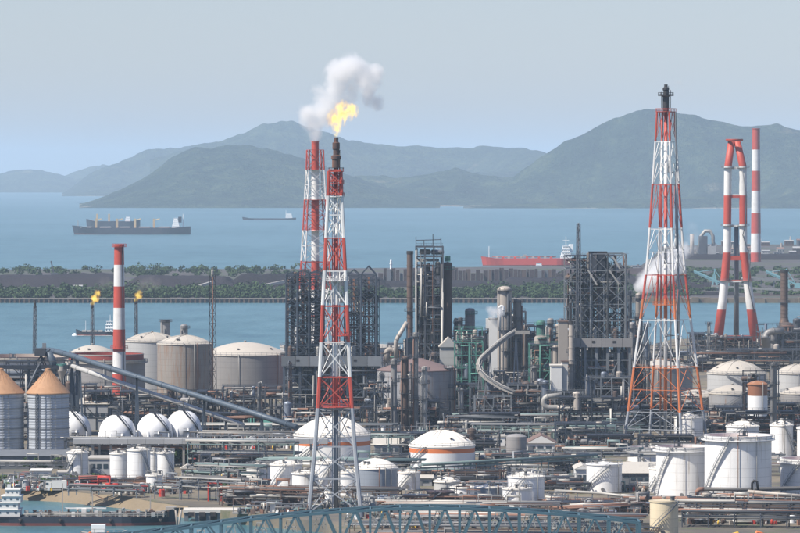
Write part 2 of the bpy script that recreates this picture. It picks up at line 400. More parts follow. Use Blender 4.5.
# ---- the spit across the channel
def spit_mat():
    t = NT('spit_ground'); co = t.coord('Object'); a = t.noise(co, .012, 5, .6)
    t.li(t.ramp(a, [(.35, (.055, .052, .058)), (.5, (.08, .07, .07)), (.6, (.05, .065, .035)), (.7, (.11, .095, .085))]), t.b.inputs['Base Color'])
    t.b.inputs['Roughness'].default_value = .95; return t.m
M['spit'] = spit_mat()
m = MB(); m.prism([(-900, 3236), (170, 3236), (330, 3250), (900, 3240), (1300, 3250), (1300, 5750), (420, 5750), (330, 5600), (280, 4900), (240, 4420), (-100, 4250), (-900, 4200)], -1.2, 3.2)
m.build('spit_ground', 'spit', kind='structure')
# seawall: cap, and the row of piers in front of it
sw = thing('seawall', 'long concrete seawall along the spit across the channel', 'seawall', (0, 3230, 0))
m = MB(); m.box((-260, 3233, 3.1), (1000, 3.4, .7)); m.build('cap', 'beige', sw)
m = MB(); m.box((-260, 3233.6, .7), (1000, 2.0, 3.4)); m.build('wall_face', 'roofd', sw)
for i in range(160):
    MB().box((-330 + i * 3.55, 3231.6, .95), (1.3, 1.6, 2.9)).build('pier', 'brown', sw)
sw2 = thing('shore_bank', 'tan rubble bank on the far shore at the right', 'bank', (500, 3235, 0))
m = MB()
rs = random.Random(5)
x = 172.
while x < 420:
    w = rs.uniform(4, 10); m.box((x, 3233 + rs.uniform(-1, 1), 1.6 + rs.uniform(-.4, .6)), (w, 6, 4.0), rs.uniform(-.1, .1)); x += w * .8
m.build('rubble', pm('tan_bank', (.20, .155, .115), .95, var=.35), sw2, kind='stuff')

# ---- woodland on the spit: one mass of scrub
def leaf_cloud(name, centres, mat, nleaf, size, seed, **k):
    """many small leaf-sprays spread through lobed crowns; centres: (x, y, z, rx, rz)"""
    rs = np.random.RandomState(seed); V = []
    for (x, y, z, rx, rz) in centres:
        nl = max(3, int(5 * rs.rand() + 4)); lob = rs.randn(nl, 3) * (.42 * rx, .42 * rx, .36 * rz); lr = (.35 + .3 * rs.rand(nl))
        n = nleaf; li = rs.randint(0, nl, n); d = rs.randn(n, 3); d /= np.linalg.norm(d, axis=1)[:, None]
        rad = (.55 + .45 * rs.rand(n) ** .5) * lr[li]
        P = lob[li] + d * rad[:, None] * (rx, rx, rz) + (x, y, z)
        nrm = d * .9 + rs.randn(n, 3) * .45 + (0, 0, .35); nrm /= np.linalg.norm(nrm, axis=1)[:, None]
        a = np.cross(nrm, rs.randn(n, 3)); a /= np.linalg.norm(a, axis=1)[:, None]; b = np.cross(nrm, a)
        s = size * (.6 + .8 * rs.rand(n))[:, None]
        V.append(np.stack([P - a * s, P + b * s * .6, P + a * s, P - b * s * .6], 1))
    V = np.concatenate(V).reshape(-1, 3); nq = len(V) // 4
    me = bpy.data.meshes.new(name); me.vertices.add(len(V))
    o_ = k.get('origin', (0, 0, 0)); me.vertices.foreach_set('co', (V - np.array(o_)).ravel())
    me.loops.add(nq * 4); me.loops.foreach_set('vertex_index', np.arange(nq * 4, dtype=np.int32))
    me.polygons.add(nq); me.polygons.foreach_set('loop_start', np.arange(0, nq * 4, 4, dtype=np.int32)); me.update(calc_edges=True)
    me.materials.append(M[mat]); o = bpy.data.objects.new(name, me); COL.objects.link(o)
    if k.get('parent'): o.parent = k['parent']
    tag(o, k.get('label'), k.get('cat'), k.get('group'), k.get('kind')); ORG_OF[o.name] = Vector(o_)
    return o
rs = random.Random(11); cs = []
def wood_h(px):   # how tall the scrub stands along the spit
    return np.interp(px, [-20, 40, 110, 130, 240, 300, 380, 395, 470, 560, 600, 640], [9, 9, 9, 10, 9, 9, 8, 6, 9, 12, 10, 3])
for i in range(1050):
    px = rs.uniform(-30, 640); D = 3243 + 150 * rs.random() ** 1.3
    h = wood_h(px) * (rs.uniform(.45, .95) if rs.random() < .85 else rs.uniform(1.0, 1.45)) * (.55 + .45 * min(1, (D - 3235) / 50)) * .62
    cs.append((X(px, D), D, 3.2 + h * .55, h * rs.uniform(.5, 1.25), h * rs.uniform(.45, .7)))
for i in range(70):   # scrub further back, on the left
    px = rs.choice([rs.uniform(-20, 130), rs.uniform(120, 260), rs.uniform(120, 330)]); D = rs.uniform(3900, 4180); h = rs.uniform(4, 7)
    cs.append((X(px, D), D, 3.2 + h * .55, h * 1.1, h * .6))
for i in range(260):   # low scrub and weeds over the right-hand yards
    px = rs.uniform(560, 806); D = rs.uniform(3300, 4250); h = rs.uniform(1.5, 4.2)
    cs.append((X(px, D), D, 3.2 + h * .4, h * rs.uniform(1.0, 2.2), h * .5))
leaf_cloud('woodland', cs, 'leafw', 120, 1.15, 3, label='dense green scrub wood along the spit behind the seawall', cat='woodland', kind='stuff')

# ---- coal and ore heaps on the spit
def pile(label, x0, x1, D, ytop, mat, wy=60, seed=1, name='coal_pile', cat='coal heap'):
    xa, xb = X(x0, D), X(x1, D); h = Z(ytop, D + wy / 2) - 3.2
    nx, ny = 70, 16; u, v = np.meshgrid(np.linspace(0, 1, nx), np.linspace(0, 1, ny))
    prof = np.clip(np.minimum(np.minimum(u, 1 - u) * (xb - xa) / (h * 1.35), np.minimum(v, 1 - v) * wy / (h * 1.35)), 0, 1)
    xs_, yy = xa + u * (xb - xa), D + v * wy
    zz = 3.1 + prof * h * (.86 + .28 * (vnoise(xs_ / 22, yy / 22, seed) - .5) + .18 * (vnoise(xs_ / 7, yy / 7, seed + 3) - .5))
    o = grid_mesh(name, xs_, yy, zz, mat, label=label, cat=cat, group='coal and ore heaps on the spit')
pile('dark coal heap at the far left of the spit', -30, 125, 3560, 273.5, 'coal', 90, 1)
pile('dark coal heap behind the slanting white belt on the spit', 118, 240, 3520, 275, 'coal', 90, 2)
pile('dark coal heap behind the twin flare towers', 222, 392, 3540, 272.5, 'coal', 90, 3)
pile('long dark coal heap below the grey block wall', 368, 525, 3560, 281, 'coal', 90, 4)
pile('dark coal heap behind the right-hand lattice derricks', 500, 610, 3560, 278, 'coal', 90, 5)
pile('dark coal heap behind the steam by the tall splayed flare', 590, 700, 3540, 275, 'coal', 90, 6)
pile('large dark coal heap below the teal stacker beside the twin-legged chimney', 672, 745, 3520, 283, 'coal', 80, 7)
pile('dark coal heap at the right edge behind the dark ribbed stack', 735, 830, 3560, 286, 'coal', 80, 8)
pile('reddish ore heap on the spit behind the right-hand derricks', 560, 660, 3900, 268, 'ore', 90, 9, 'ore_pile', 'ore heap')
pile('far grey heap below the distant striped chimney', 690, 830, 4700, 254, 'coal', 160, 10, 'ore_pile', 'ore heap')
pile('low dark heap at the water line behind the splayed flare', 612, 680, 3300, 293, 'coal', 60, 21)
pile('low dark heap at the water line between the twin-legged chimney legs', 686, 742, 3310, 292, 'coal', 60, 22)
pile('low brown heap at the water line near the right edge', 748, 812, 3300, 294, 'ore', 60, 23, 'ore_pile', 'ore heap')
# grey wall of stacked blocks
bw = thing('block_wall', 'long grey wall of stacked blocks on the spit', 'wall', (at(470, 290, 3720).x, 3720, 3.2))
rs = random.Random(2); x = X(378, 3720)
while x < X(566, 3720):
    w = rs.uniform(2.2, 4.5); h = rs.uniform(9.5, 12) if rs.random() < .85 else 7.5
    MB().box((x + w / 2, 3725 + rs.uniform(0, 3), 3.2 + h / 2), (w - .5, 8, h)).build('block', rs.choice(['ore', 'brown', 'ore', 'roofd', 'ore', 'ore']), bw); x += w
# belts on the spit
def spit_belt(label, p0, p1, D, w=2.4, legs=4):
    a, b = at(*p0, D), at(*p1, D + 15); r = thing('spit_conveyor', label, 'conveyor', (a.x, D, 3.2))
    MB().beam(a, b, w, w * .8).build('gallery', 'pipel', r)
    for i in range(legs):
        q = a.lerp(b, (i + .5) / legs); MB().beam((q.x, q.y, 3.2), q, .8).build('leg', 'galv', r)
spit_belt('white belt conveyor sloping down to the right on the spit left of centre', (112, 286), (175, 293), 3420)
spit_belt('short white belt conveyor rising right beside the slim lattice mast', (200, 286), (213, 282), 3430, legs=2)
spit_belt('curving pale conveyor on the spit left of the coker', (252, 288), (284, 281.5), 3430)
spit_belt('pale conveyor on the spit right of the twin-legged chimney', (712, 286), (800, 291), 3380, 2.0, 6)
spit_belt('upper pale conveyor on the spit at the right edge', (742, 278), (806, 281), 3500, 2.0, 5)

# ---- the hazy air: one closed box round everything
def haze():
    t = NT('haze_air'); t.n.remove(t.b)
    v = t.new('VolumePrincipled'); v.inputs['Color'].default_value = (.66, .822, 1.0, 1); v.inputs['Density'].default_value = 4.4e-5
    v.inputs['Anisotropy'].default_value = -.05
    t.li(v.outputs[0], t.out.inputs['Volume'])
    m = MB(); m.box((0, 28000, 216), (56000, 64000, 440)); o = m.build('haze', t.m, kind='stuff')
haze()
# ================================================================ BUILDERS
def ring_rail(c, r, z, h=1.1, n=24, w=.09):
    m = MB(); P = [(c[0] + r * math.sin(2 * math.pi * j / n), c[1] - r * math.cos(2 * math.pi * j / n)) for j in range(n)]
    for j in range(n):
        (x, y), (x2, y2) = P[j], P[(j + 1) % n]
        m.beam((x, y, z), (x, y, z + h), w)
        for k in (h, h * .5): m.beam((x, y, z + k), (x2, y2, z + k), w)
    return m

def dome_prof(Rr, rise, n=7):
    return [(Rr * math.cos(i / n * math.pi / 2) if i else Rr, rise * math.sin(i / n * math.pi / 2)) for i in range(n + 1)]
def cap_prof(Rr, rise, n=7):     # shallow spherical cap
    return [(Rr * (1 - i / n), rise * (1 - (1 - i / n) ** 2)) for i in range(n + 1)]

def tank(label, cx, w, ye, yb, roof='dome', rise=None, mat='white', rmat='roofwhite', stair=-60, run=70, rail=True, D=None,
         stripe=None, name='storage_tank', group=None, ribs=0, overhang=.25, pipes=1, nozzle=True, seed=0, girder=None):
    rs = random.Random(hash(label) % 9999 if False else sum(map(ord, label)))
    D = D or gd(yb); k = w / 2 / F; Rr = k * D / (1 - k); Dc = D + Rr
    c = Vector((X(cx, Dc), Dc, GZ)); H = Z(ye, Dc) - GZ
    root = thing(name, label, 'tank', c, group)
    n = 48 if w > 40 else 32
    if stripe:
        y0, y1, colr = stripe; z0, z1 = Z(y1, Dc) - GZ, Z(y0, Dc) - GZ
        sm = band_mat('striped_shell', [(0, (.78, .78, .77)), (z0, colr), (z1, (.78, .78, .77))], H + .5, .04, (.45, .4, .34), .72)
    else: sm = mat
    MB().lathe(c, [(Rr, 0), (Rr, H)], n).build('shell', sm, root)
    MB().lathe(c, [(Rr + .02, 0), (Rr + .5, .02), (Rr + .5, .35), (Rr, .36)], n).build('base_ring', 'conc', root)
    rise = rise if rise is not None else Rr * .22
    if roof == 'dome':
        m = MB().lathe(c + Vector((0, 0, H)), [(Rr, -.25), (Rr + overhang, -.25), (Rr + overhang, .05)], n)
        m.lathe(c + Vector((0, 0, H + .05)), [(r_ * (Rr + overhang) / Rr, z_) for r_, z_ in cap_prof(Rr, rise)], n, smooth_prof=True)
        rf = m.build('roof', rmat, root)
        if ribs:
            for i in range(ribs):
                a = 2 * math.pi * (i + .3) / ribs
                pts = [(c.x + r_ * math.sin(a), c.y - r_ * math.cos(a), c.z + H + .12 + z_) for r_, z_ in cap_prof(Rr, rise)]
                MB().path(pts, .16, 4).build('rib', rmat, rf)
    elif roof == 'cone':
        m = MB().lathe(c + Vector((0, 0, H)), [(Rr, -.25), (Rr + overhang, -.25), (Rr + overhang, .05), (.4, rise)], n)
        rf = m.build('roof', rmat, root)
        if ribs:
            for i in range(ribs):
                a = 2 * math.pi * (i + .3) / ribs
                MB().beam((c.x + Rr * math.sin(a), c.y - Rr * math.cos(a), c.z + H + .15), (c.x, c.y, c.z + H + rise + .1), .25).build('rib', rmat, rf)
    else:                                             # open top with a floating roof
        MB().lathe(c + Vector((0, 0, H)), [(Rr, -1.3), (Rr + 1.0, -1.28), (Rr + 1.0, -1.05), (Rr - .02, -1.04), (Rr + .22, -.4), (Rr + .22, .04), (Rr - .25, .04), (Rr - .25, -1.2)], n).build('wind_girder', girder or mat, root)
        MB().lathe(c + Vector((0, 0, H - 1.6)), [(Rr - .3, 0), (Rr * .6, .1), (0.1, .35)], n).build('floating_roof', 'rim', root)
    if rail and roof != 'open': ring_rail(c, Rr + .1, c.z + H + .05, 1.1, max(16, int(Rr * 2.6))).build('handrail', 'galv', root)
    if roof == 'open':
        ring_rail(c, Rr + .9, c.z + H - 1.05, 1.1, max(20, int(Rr * 2.6))).build('handrail', 'galv', root)
    if nozzle and roof != 'open':
        MB().lathe(c + Vector((0, 0, H + rise - .1)), [(.45, 0), (.45, .6), (.65, .6), (.65, .75), (0, .9)], 10).build('vent', 'pipel', root)
        for q in range(2):
            a = rs.uniform(-1.2, 1.2); r_ = Rr * .75
            MB().lathe((c.x + r_ * math.sin(a), c.y - r_ * math.cos(a), c.z + H + rise * .35), [(.35, 0), (.35, .9), (.55, .9), (.55, 1.1), (0, 1.15)], 8).build('nozzle', 'pipe', root)
    if roof == 'open':
        a = R(rs.uniform(-20, 20)); q = Vector((c.x + (Rr - .5) * math.sin(a), c.y - (Rr - .5) * math.cos(a), c.z + H))
        m = MB().box(q + Vector((0, 0, .3)), (2.4, 1.6, .2)).box(q + Vector((.3, 0, 1.0)), (.9, .8, 1.3)).beam(q + Vector((-1, 0, .3)), q + Vector((-1, 0, 1.8)), .15).beam(q + Vector((1.1, 0, .3)), q + Vector((1.1, 0, 1.6)), .15).beam(q + Vector((-1, 0, 1.7)), q + Vector((1.1, 0, 1.5)), .15)
        m.build('gauge_platform', 'steel', root)
    if stair:
        a0, a1 = R(stair), R(stair + run) if stair < 0 else R(stair - run)
        ns = max(12, int(H * 2.6)); m = MB(); mr = MB(); rp = []
        for i in range(ns + 1):
            t = i / ns; a = a0 + (a1 - a0) * t; rr = Rr + .55
            q = Vector((c.x + rr * math.sin(a), c.y - rr * math.cos(a), c.z + H * t))
            m.box(q, (.42, .7, .1), a); rp.append((c.x + (Rr + .95) * math.sin(a), c.y - (Rr + .95) * math.cos(a), c.z + H * t + 1.0))
            if i % 5 == 0: mr.beam((rp[-1][0], rp[-1][1], rp[-1][2] - 1.1), rp[-1], .08)
        low = [(p[0], p[1], p[2] - 1.05) for p in rp]
        for A, B in zip(low, low[1:]): m.beam(A, B, .12, .3)
        st = m.build('stair', 'galv', root); mr.path(rp, .07, 4, smooth=False); mr.build('stair_rail', 'galv', st)
    for i in range(pipes):
        a = R(rs.uniform(-15, 60)); rr = Rr + .35
        x, y = c.x + rr * math.sin(a), c.y - rr * math.cos(a)
        pipe(root, [(x, y, c.z + .3), (x, y, c.z + H + .4), (x * .97 + c.x * .03, y * .97 + c.y * .03, c.z + H + .6)], .1, 'pipel' if i != 1 else 'piper', 'riser_pipe', 6)
    a = R(-8); MB().lathe((c.x, c.y, c.z), [(0, 0)] * 2, 3) if False else None
    x, y = c.x + Rr * math.sin(a), c.y - Rr * math.cos(a)
    MB().tube((x, y + .2, c.z + 1.2), (x, y - .45, c.z + 1.2), .5, n=10).build('manhole', 'pipe', root)
    return root

def leg_lattice(root, pts_by_level, wl_, wb, mat, faces=None, pattern='X', names=('leg', 'strut', 'brace'), back=1.0):
    """pts_by_level[level][leg] -> Vector; members one by one"""
    nl = len(pts_by_level); k = len(pts_by_level[0]); wb0 = wb
    for j in range(k):
        MB().path([pts_by_level[i][j] for i in range(nl)], [wl_ * (1.0 if nl < 3 else 1.15 - .35 * i / (nl - 1)) for i in range(nl)], 6, smooth=False).build(names[0], mat, root)
    faces = faces if faces is not None else ([(j, (j + 1) % k) for j in range(k)] if k > 2 else [(0, 1)])
    for i in range(nl):
        for fi, (a, b) in enumerate(faces):
            wb = wb0 * (back if fi else 1.0)
            A, B = pts_by_level[i][a], pts_by_level[i][b]
            if i > 0 or pattern == 'H': bar(root, names[1], A, B, wb, mat)
            if i < nl - 1:
                C, E = pts_by_level[i + 1][a], pts_by_level[i + 1][b]
                if pattern == 'X': bar(root, names[2], A, E, wb * .85, mat); bar(root, names[2], B, C, wb * .85, mat)
                elif pattern == 'K':
                    mid = (C + E) / 2; bar(root, names[2], A, mid, wb * .85, mat); bar(root, names[2], B, mid, wb * .85, mat)
                elif pattern == 'Z': (bar(root, names[2], A, E, wb * .85, mat) if i % 2 else bar(root, names[2], B, C, wb * .85, mat))

def platform(root, c, r0, r1, z, a0=0, a1=360, mat='steel', name='platform'):
    m = MB(); n = max(4, int((a1 - a0) / 24)); P = []
    for i in range(n + 1):
        a = R(a0 + (a1 - a0) * i / n); P.append((math.sin(a), -math.cos(a)))
    for (x0, y0), (x1, y1) in zip(P, P[1:]):
        v = [(c[0] + x * r, c[1] + y * r, z + dz) for dz in (0, .18) for r, x, y in ((r0, x0, y0), (r1, x0, y0), (r1, x1, y1), (r0, x1, y1))]
        m.add(v, [(0, 1, 2, 3), (7, 6, 5, 4), (1, 5, 6, 2), (0, 4, 5, 1), (2, 6, 7, 3)])
        m.beam((c[0] + x0 * r1, c[1] + y0 * r1, z + 1.15), (c[0] + x1 * r1, c[1] + y1 * r1, z + 1.15), .1)
        m.beam((c[0] + x0 * r1, c[1] + y0 * r1, z + .6), (c[0] + x1 * r1, c[1] + y1 * r1, z + .6), .08)
        m.beam((c[0] + x0 * r1, c[1] + y0 * r1, z), (c[0] + x0 * r1, c[1] + y0 * r1, z + 1.15), .1)
    return m.build(name, mat, root)

def column(label, cx, w, yt, D, mat='beige', plats=4, seed=0, head='dome', neck=None, group=None, name='process_column', pmat='steel', cat='column', steps=None):
    """tall pressure vessel with ring platforms, ladder and overhead pipe; steps: [(fraction of height, radius factor)]"""
    rs = random.Random(seed); r = w / 2 * D / F; c = Vector((X(cx, D), D, GZ)); H = Z(yt, D) - GZ
    root = thing(name, label, cat, c, group)
    hd = r * .5; steps = steps or [(0, 1.0), (1, 1.0)]
    prof = []
    for (t0, k0), (t1, k1) in zip(steps, steps[1:]): prof += [(r * k0, t0 * (H - hd)), (r * k1, t1 * (H - hd))]
    MB().lathe(c, prof, 16).build('shell', mat, root)
    rt = prof[-1][0]
    if head == 'dome': MB().lathe(c + Vector((0, 0, H - hd)), [(rt * math.cos(i / 5 * math.pi / 2), hd * math.sin(i / 5 * math.pi / 2)) for i in range(6)], 16, smooth_prof=True).build('head', mat, root)
    elif head == 'open': MB().lathe(c + Vector((0, 0, H - hd)), [(rt, 0), (rt, hd), (rt * .8, hd), (rt * .8, hd - 1.5), (0, hd - 1.5)], 16).build('rim', 'black', root)
    for q in range(2): MB().lathe(c + Vector((0, 0, H * (.35 + .3 * q))), [(r + .002, 0), (r + .1, .0), (r + .1, .25), (r + .002, .25)], 16).build('stiffener', mat, root)
    for i in range(plats):
        z = GZ + H * (.97 - (i + .0) * .8 / max(1, plats)) - rs.uniform(0, 1.5)
        a0 = rs.uniform(-140, -20); platform(root, c, r * .95, r + max(1.0, r * .38), z, a0, a0 + rs.uniform(190, 330), pmat)
    a = R(rs.uniform(-70, 70)); x, y = c.x + (r + .25) * math.sin(a), c.y - (r + .25) * math.cos(a)
    m = MB(); m.beam((x - .25, y, GZ), (x - .25, y, GZ + H), .12); m.beam((x + .25, y, GZ), (x + .25, y, GZ + H), .12); m.build('ladder', 'galv', root)
    for i in range(2):
        a = R(rs.uniform(-90, 90)); k = r + .35 + .2 * i
        x, y = c.x + k * math.sin(a), c.y - k * math.cos(a); pr = max(.18, r * .16)
        top = GZ + H * rs.uniform(.6, 1.0)
        pipe(root, [(c.x, c.y, top + .6), (c.x + (x - c.x) * .6, c.y + (y - c.y) * .6, top + .9), (x, y, top + .2), (x, y, GZ)], pr, rs.choice(['pipe', 'pipel', 'piper', 'steel']), 'overhead_pipe')
    return root

def vessel_h(root, c, L, r, mat, ax=0, name='drum'):
    m = MB(); d = Vector((math.cos(ax), math.sin(ax), 0)) * (L / 2); c = Vector(c); e = d.normalized()
    m.path([c - d - e * r * .45, c - d - e * r * .3, c - d, c + d, c + d + e * r * .3, c + d + e * r * .45], [r * .35, r * .75, r, r, r * .75, r * .35], 12)
    return m.build(name, mat, root)

def unit(label, x0, x1, yt, yb, depth=14., lev=5, bays=3, fm='steel', pal=('pipe', 'pipel', 'steel', 'piper'), nv=5, npip=14, seed=1,
         name='process_unit', group=None, wm=.4, brace=.5, decks=True, D=None, ragged=.25, cat='process unit', vm=('cyl_dark', 'beige', 'greytank', 'brown'), rails=True, top_ves=False):
    """open steel frame: columns, decks, beams, braces; drums, exchangers and pipework inside"""
    rs = random.Random(seed); D = D or gd(yb)
    xa, xb = X(x0, D), X(x1, D); zt = Z(yt, D); H = zt - GZ; w = xb - xa
    root = thing(name, label, cat, ((xa + xb) / 2, D + depth / 2, GZ), group)
    xs_ = [xa + w * i / bays for i in range(bays + 1)]; ys_ = [D, D + depth]
    zs_ = [GZ + H * (i + 1) / lev for i in range(lev)]
    colh = {}
    for i, x in enumerate(xs_):
        for j, y in enumerate(ys_):
            h = zs_[-1] if rs.random() > ragged or lev < 2 else zs_[-2]
            colh[i, j] = h
            bar(root, 'column', (x, y, GZ), (x, y, h + .3), wm, fm)
    for li, z in enumerate(zs_):
        for j, y in enumerate(ys_):
            for i in range(bays):
                if colh[i, j] >= z - .1 and colh[i + 1, j] >= z - .1: bar(root, 'beam', (xs_[i], y, z), (xs_[i + 1], y, z), wm * .8, fm)
        for i in range(bays + 1):
            if colh[i, 0] >= z - .1 and colh[i, 1] >= z - .1: bar(root, 'cross_beam', (xs_[i], ys_[0], z), (xs_[i], ys_[1], z), wm * .8, fm)
        if decks:
            for i in range(bays):
                if colh[i, 0] >= z - .1 and colh[i + 1, 0] >= z - .1 and rs.random() < .8:
                    MB().box(((xs_[i] + xs_[i + 1]) / 2, D + depth / 2, z + wm * .4 + .06), (w / bays - .05, depth - .1, .1)).build('deck', 'steeld', root)
            if rails:
                m = MB()
                for k in (.55, 1.1): m.beam((xa, D - .1, z + .3 + k), (xb, D - .1, z + .3 + k), .09)
                for i in range(int(w / 2) + 1): m.beam((xa + min(w, i * 2), D - .1, z + .2), (xa + min(w, i * 2), D - .1, z + 1.4), .08)
                m.build('handrail', fm, root)
    zl = [GZ] + zs_
    for li in range(lev):
        for i in range(bays):
            if rs.random() < brace:
                a, b = (xs_[i], D, zl[li]), (xs_[i + 1], D, zl[li + 1])
                if rs.random() < .5: a, b = (xs_[i + 1], D, zl[li]), (xs_[i], D, zl[li + 1])
                if min(colh[i, 0], colh[i + 1, 0]) >= zl[li + 1] - .1: bar(root, 'brace', a, b, wm * .65, fm)
    lh = H / lev
    for i in range(nv):
        li = rs.randrange(0, lev); z = zl[li] + .4; x = rs.uniform(xa + 1, xb - 1); y = rs.uniform(D + .8, D + depth * .6)
        mt = rs.choice(vm)
        if rs.random() < .3:
            r = min(rs.uniform(.6, 1.5), w / 5); h = lh * rs.uniform(.6, 1.4)
            MB().lathe((x, y, z), [(r * .3, -.2), (r, .3), (r, h), (r * .75, h + r * .35), (0, h + r * .5)], 12).build('vessel', mt, root)
        else:
            r = min(rs.uniform(.5, 1.0), lh * .3); vessel_h(root, (x, y, z + r + .3), min(w * .5, rs.uniform(3, 6)), r, mt, 0, 'exchanger')
    for i in range(int(npip * 1.7)):
        r = rs.choice([.11, .14, .18, .24, .36]); mt = rs.choice(pal)
        x, y, z = rs.uniform(xa, xb), rs.uniform(D - .7, D + depth * .5), GZ + rs.uniform(.5, H)
        pts = [(x, y, z)]
        for q in range(rs.randint(2, 4)):
            ax = rs.choice('xzzxy')
            if ax == 'x': x = rs.uniform(xa, xb)
            elif ax == 'z': z = GZ + rs.uniform(.3, H)
            else: y = rs.uniform(D - .7, D + depth * .6)
            if (Vector((x, y, z)) - Vector(pts[-1])).length > .8: pts.append((x, y, z))
        if len(pts) > 1: pipe(root, pts, r, mt, 'pipe', 6)
    if top_ves:
        for i in range(max(1, bays // 2)):
            x = rs.uniform(xa + 1, xb - 1); r = rs.uniform(.5, 1.0); h = lh * rs.uniform(.5, 1.1)
            MB().lathe((x, D + depth * .4, zs_[-1] + .2), [(r, 0), (r, h), (r * .7, h + r * .4), (0, h + r * .5)], 10).build('vessel', rs.choice(vm), root)
    return root

def rack(label, p0, p1, h, width=5., npipe=6, tiers=2, step=9., fm='galv', pal=('pipe', 'pipel', 'pipel', 'piper'), seed=1, group=None, rmax=.38, z0=GZ, name='pipe_rack', wm=.32, loops=1):
    """p = (px, D); portal trestles carrying pipes on one or more tiers"""
    rs = random.Random(seed); A = Vector((X(p0[0], p0[1]), p0[1], z0)); B = Vector((X(p1[0], p1[1]), p1[1], z0)); d = B - A; L = d.length; d.normalize()
    s = Vector((-d.y, d.x, 0)); root = thing(name, label, 'pipe rack', (A + B) / 2, group)
    n = max(2, int(L / step)) + 1
    tz = [h * (1 - .42 * i) for i in range(tiers)]
    for i in range(n):
        c = A + d * (L * i / (n - 1)); m = MB()
        for e in (-.5, .5): m.beam(c + s * (e * width), c + s * (e * width) + Vector((0, 0, h + .2)), wm)
        for z in tz: m.beam(c - s * (.6 * width) + Vector((0, 0, z)), c + s * (.6 * width) + Vector((0, 0, z)), wm)
        m.build('trestle', fm, root)
    for e in (-.5, .5): bar(root, 'stringer', A + s * (e * width) + Vector((0, 0, h - .5)), B + s * (e * width) + Vector((0, 0, h - .5)), wm * .8, fm)
    for t, z in enumerate(tz):
        k = npipe if t == 0 else max(2, npipe - 2)
        for i in range(k):
            r = rs.choice([.12, .16, .2, .28, rmax]); o = s * ((i + .5) / k - .5) * width * 1.05 + Vector((0, 0, z + wm / 2 + r))
            a, b = A + d * rs.uniform(-2, 3) + o, B + d * rs.uniform(-3, 2) + o
            pts = [a, b]
            if loops and rs.random() < .25:
                q = a.lerp(b, rs.uniform(.2, .8)); up = Vector((0, 0, rs.uniform(1.5, 2.6))); pts = [a, q, q + up, q + up + d * 3.5, q + d * 3.5, b]
            pipe(root, pts, r, rs.choice(pal), 'pipe', 6)
    return root

def shed(label, x0, x1, ye, yb, depth=12., wm='walll', rm='roofs', ridge='x', rise=2., win=3, door=True, name='shed', cat='building', group=None, D=None, wz=.55, wcol='glass'):
    D = D or gd(yb); xa, xb = X(x0, D), X(x1, D); H = Z(ye, D) - GZ; cx, cy = (xa + xb) / 2, D + depth / 2
    root = thing(name, label, cat, (cx, cy, GZ), group); w = xb - xa
    MB().box((cx, cy, GZ + H / 2), (w, depth, H)).build('wall', wm, root)
    z = GZ + H; o = .5
    m = MB()
    if ridge == 'flat': m.box((cx, cy, z + .2), (w + .6, depth + .6, .4))
    elif ridge == 'x':
        P = [(xa - o, D - o, z), (xb + o, D - o, z), (xb + o, D + depth + o, z), (xa - o, D + depth + o, z), (xa - o, cy, z + rise), (xb + o, cy, z + rise)]
        m.add(P, [(0, 1, 5, 4), (2, 3, 4, 5), (1, 2, 5), (3, 0, 4), (3, 2, 1, 0)])
    else:
        P = [(xa - o, D - o, z), (xb + o, D - o, z), (xb + o, D + depth + o, z), (xa - o, D + depth + o, z), (cx, D - o, z + rise), (cx, D + depth + o, z + rise)]
        m.add(P, [(0, 4, 5, 3), (1, 2, 5, 4), (0, 1, 4), (2, 3, 5), (3, 2, 1, 0)], False, 0)
    m.build('roof', rm, root)
    if ridge == 'y': MB().add([(xa, D - o - .02, z - .02), (xb, D - o - .02, z - .02), (cx, D - o - .02, z + rise - .25)], [(0, 1, 2)]).build('gable', wm, root)
    for i in range(win):
        x = xa + w * (i + .7) / (win + .6)
        MB().box((x, D - .03, GZ + H * wz), (min(2.2, w / (win * 1.7)), .12, min(1.6, H * .28))).build('window', wcol, root)
    if door: MB().box((xa + w * .12, D - .04, GZ + min(1.6, H * .33)), (min(2.4, w * .16), .14, min(3.2, H * .66))).build('door', 'roofd', root)
    return root

def tree(label, px, yb, h, w=None, seed=1, name='tree', group='trees between the tanks', D=None, mat='leaf'):
    D = D or gd(yb); rs = random.Random(seed); c = Vector((X(px, D), D, GZ)); w = w or h * .8
    root = thing(name, label, 'tree', c, group)
    m = MB(); m.path([c, c + Vector((.1, 0, h * .3)), c + Vector((-.1, 0, h * .6))], [h * .035, h * .028, h * .015], 6)
    for i in range(5):
        a = rs.uniform(0, 6.28); z = h * rs.uniform(.25, .45)
        m.path([c + Vector((0, 0, z)), c + Vector((math.cos(a) * w * .28, math.sin(a) * w * .28, z + h * .25))], [h * .016, h * .006], 5)
    m.build('trunk', 'bark', root)
    cs = [(c.x + rs.uniform(-.22, .22) * w, c.y + rs.uniform(-.2, .2) * w, GZ + h * rs.uniform(.45, .8), w * rs.uniform(.3, .45), h * rs.uniform(.2, .32)) for i in range(5)]
    leaf_cloud('crown', cs, mat, 150, .34, seed, parent=root, origin=c)
    return root

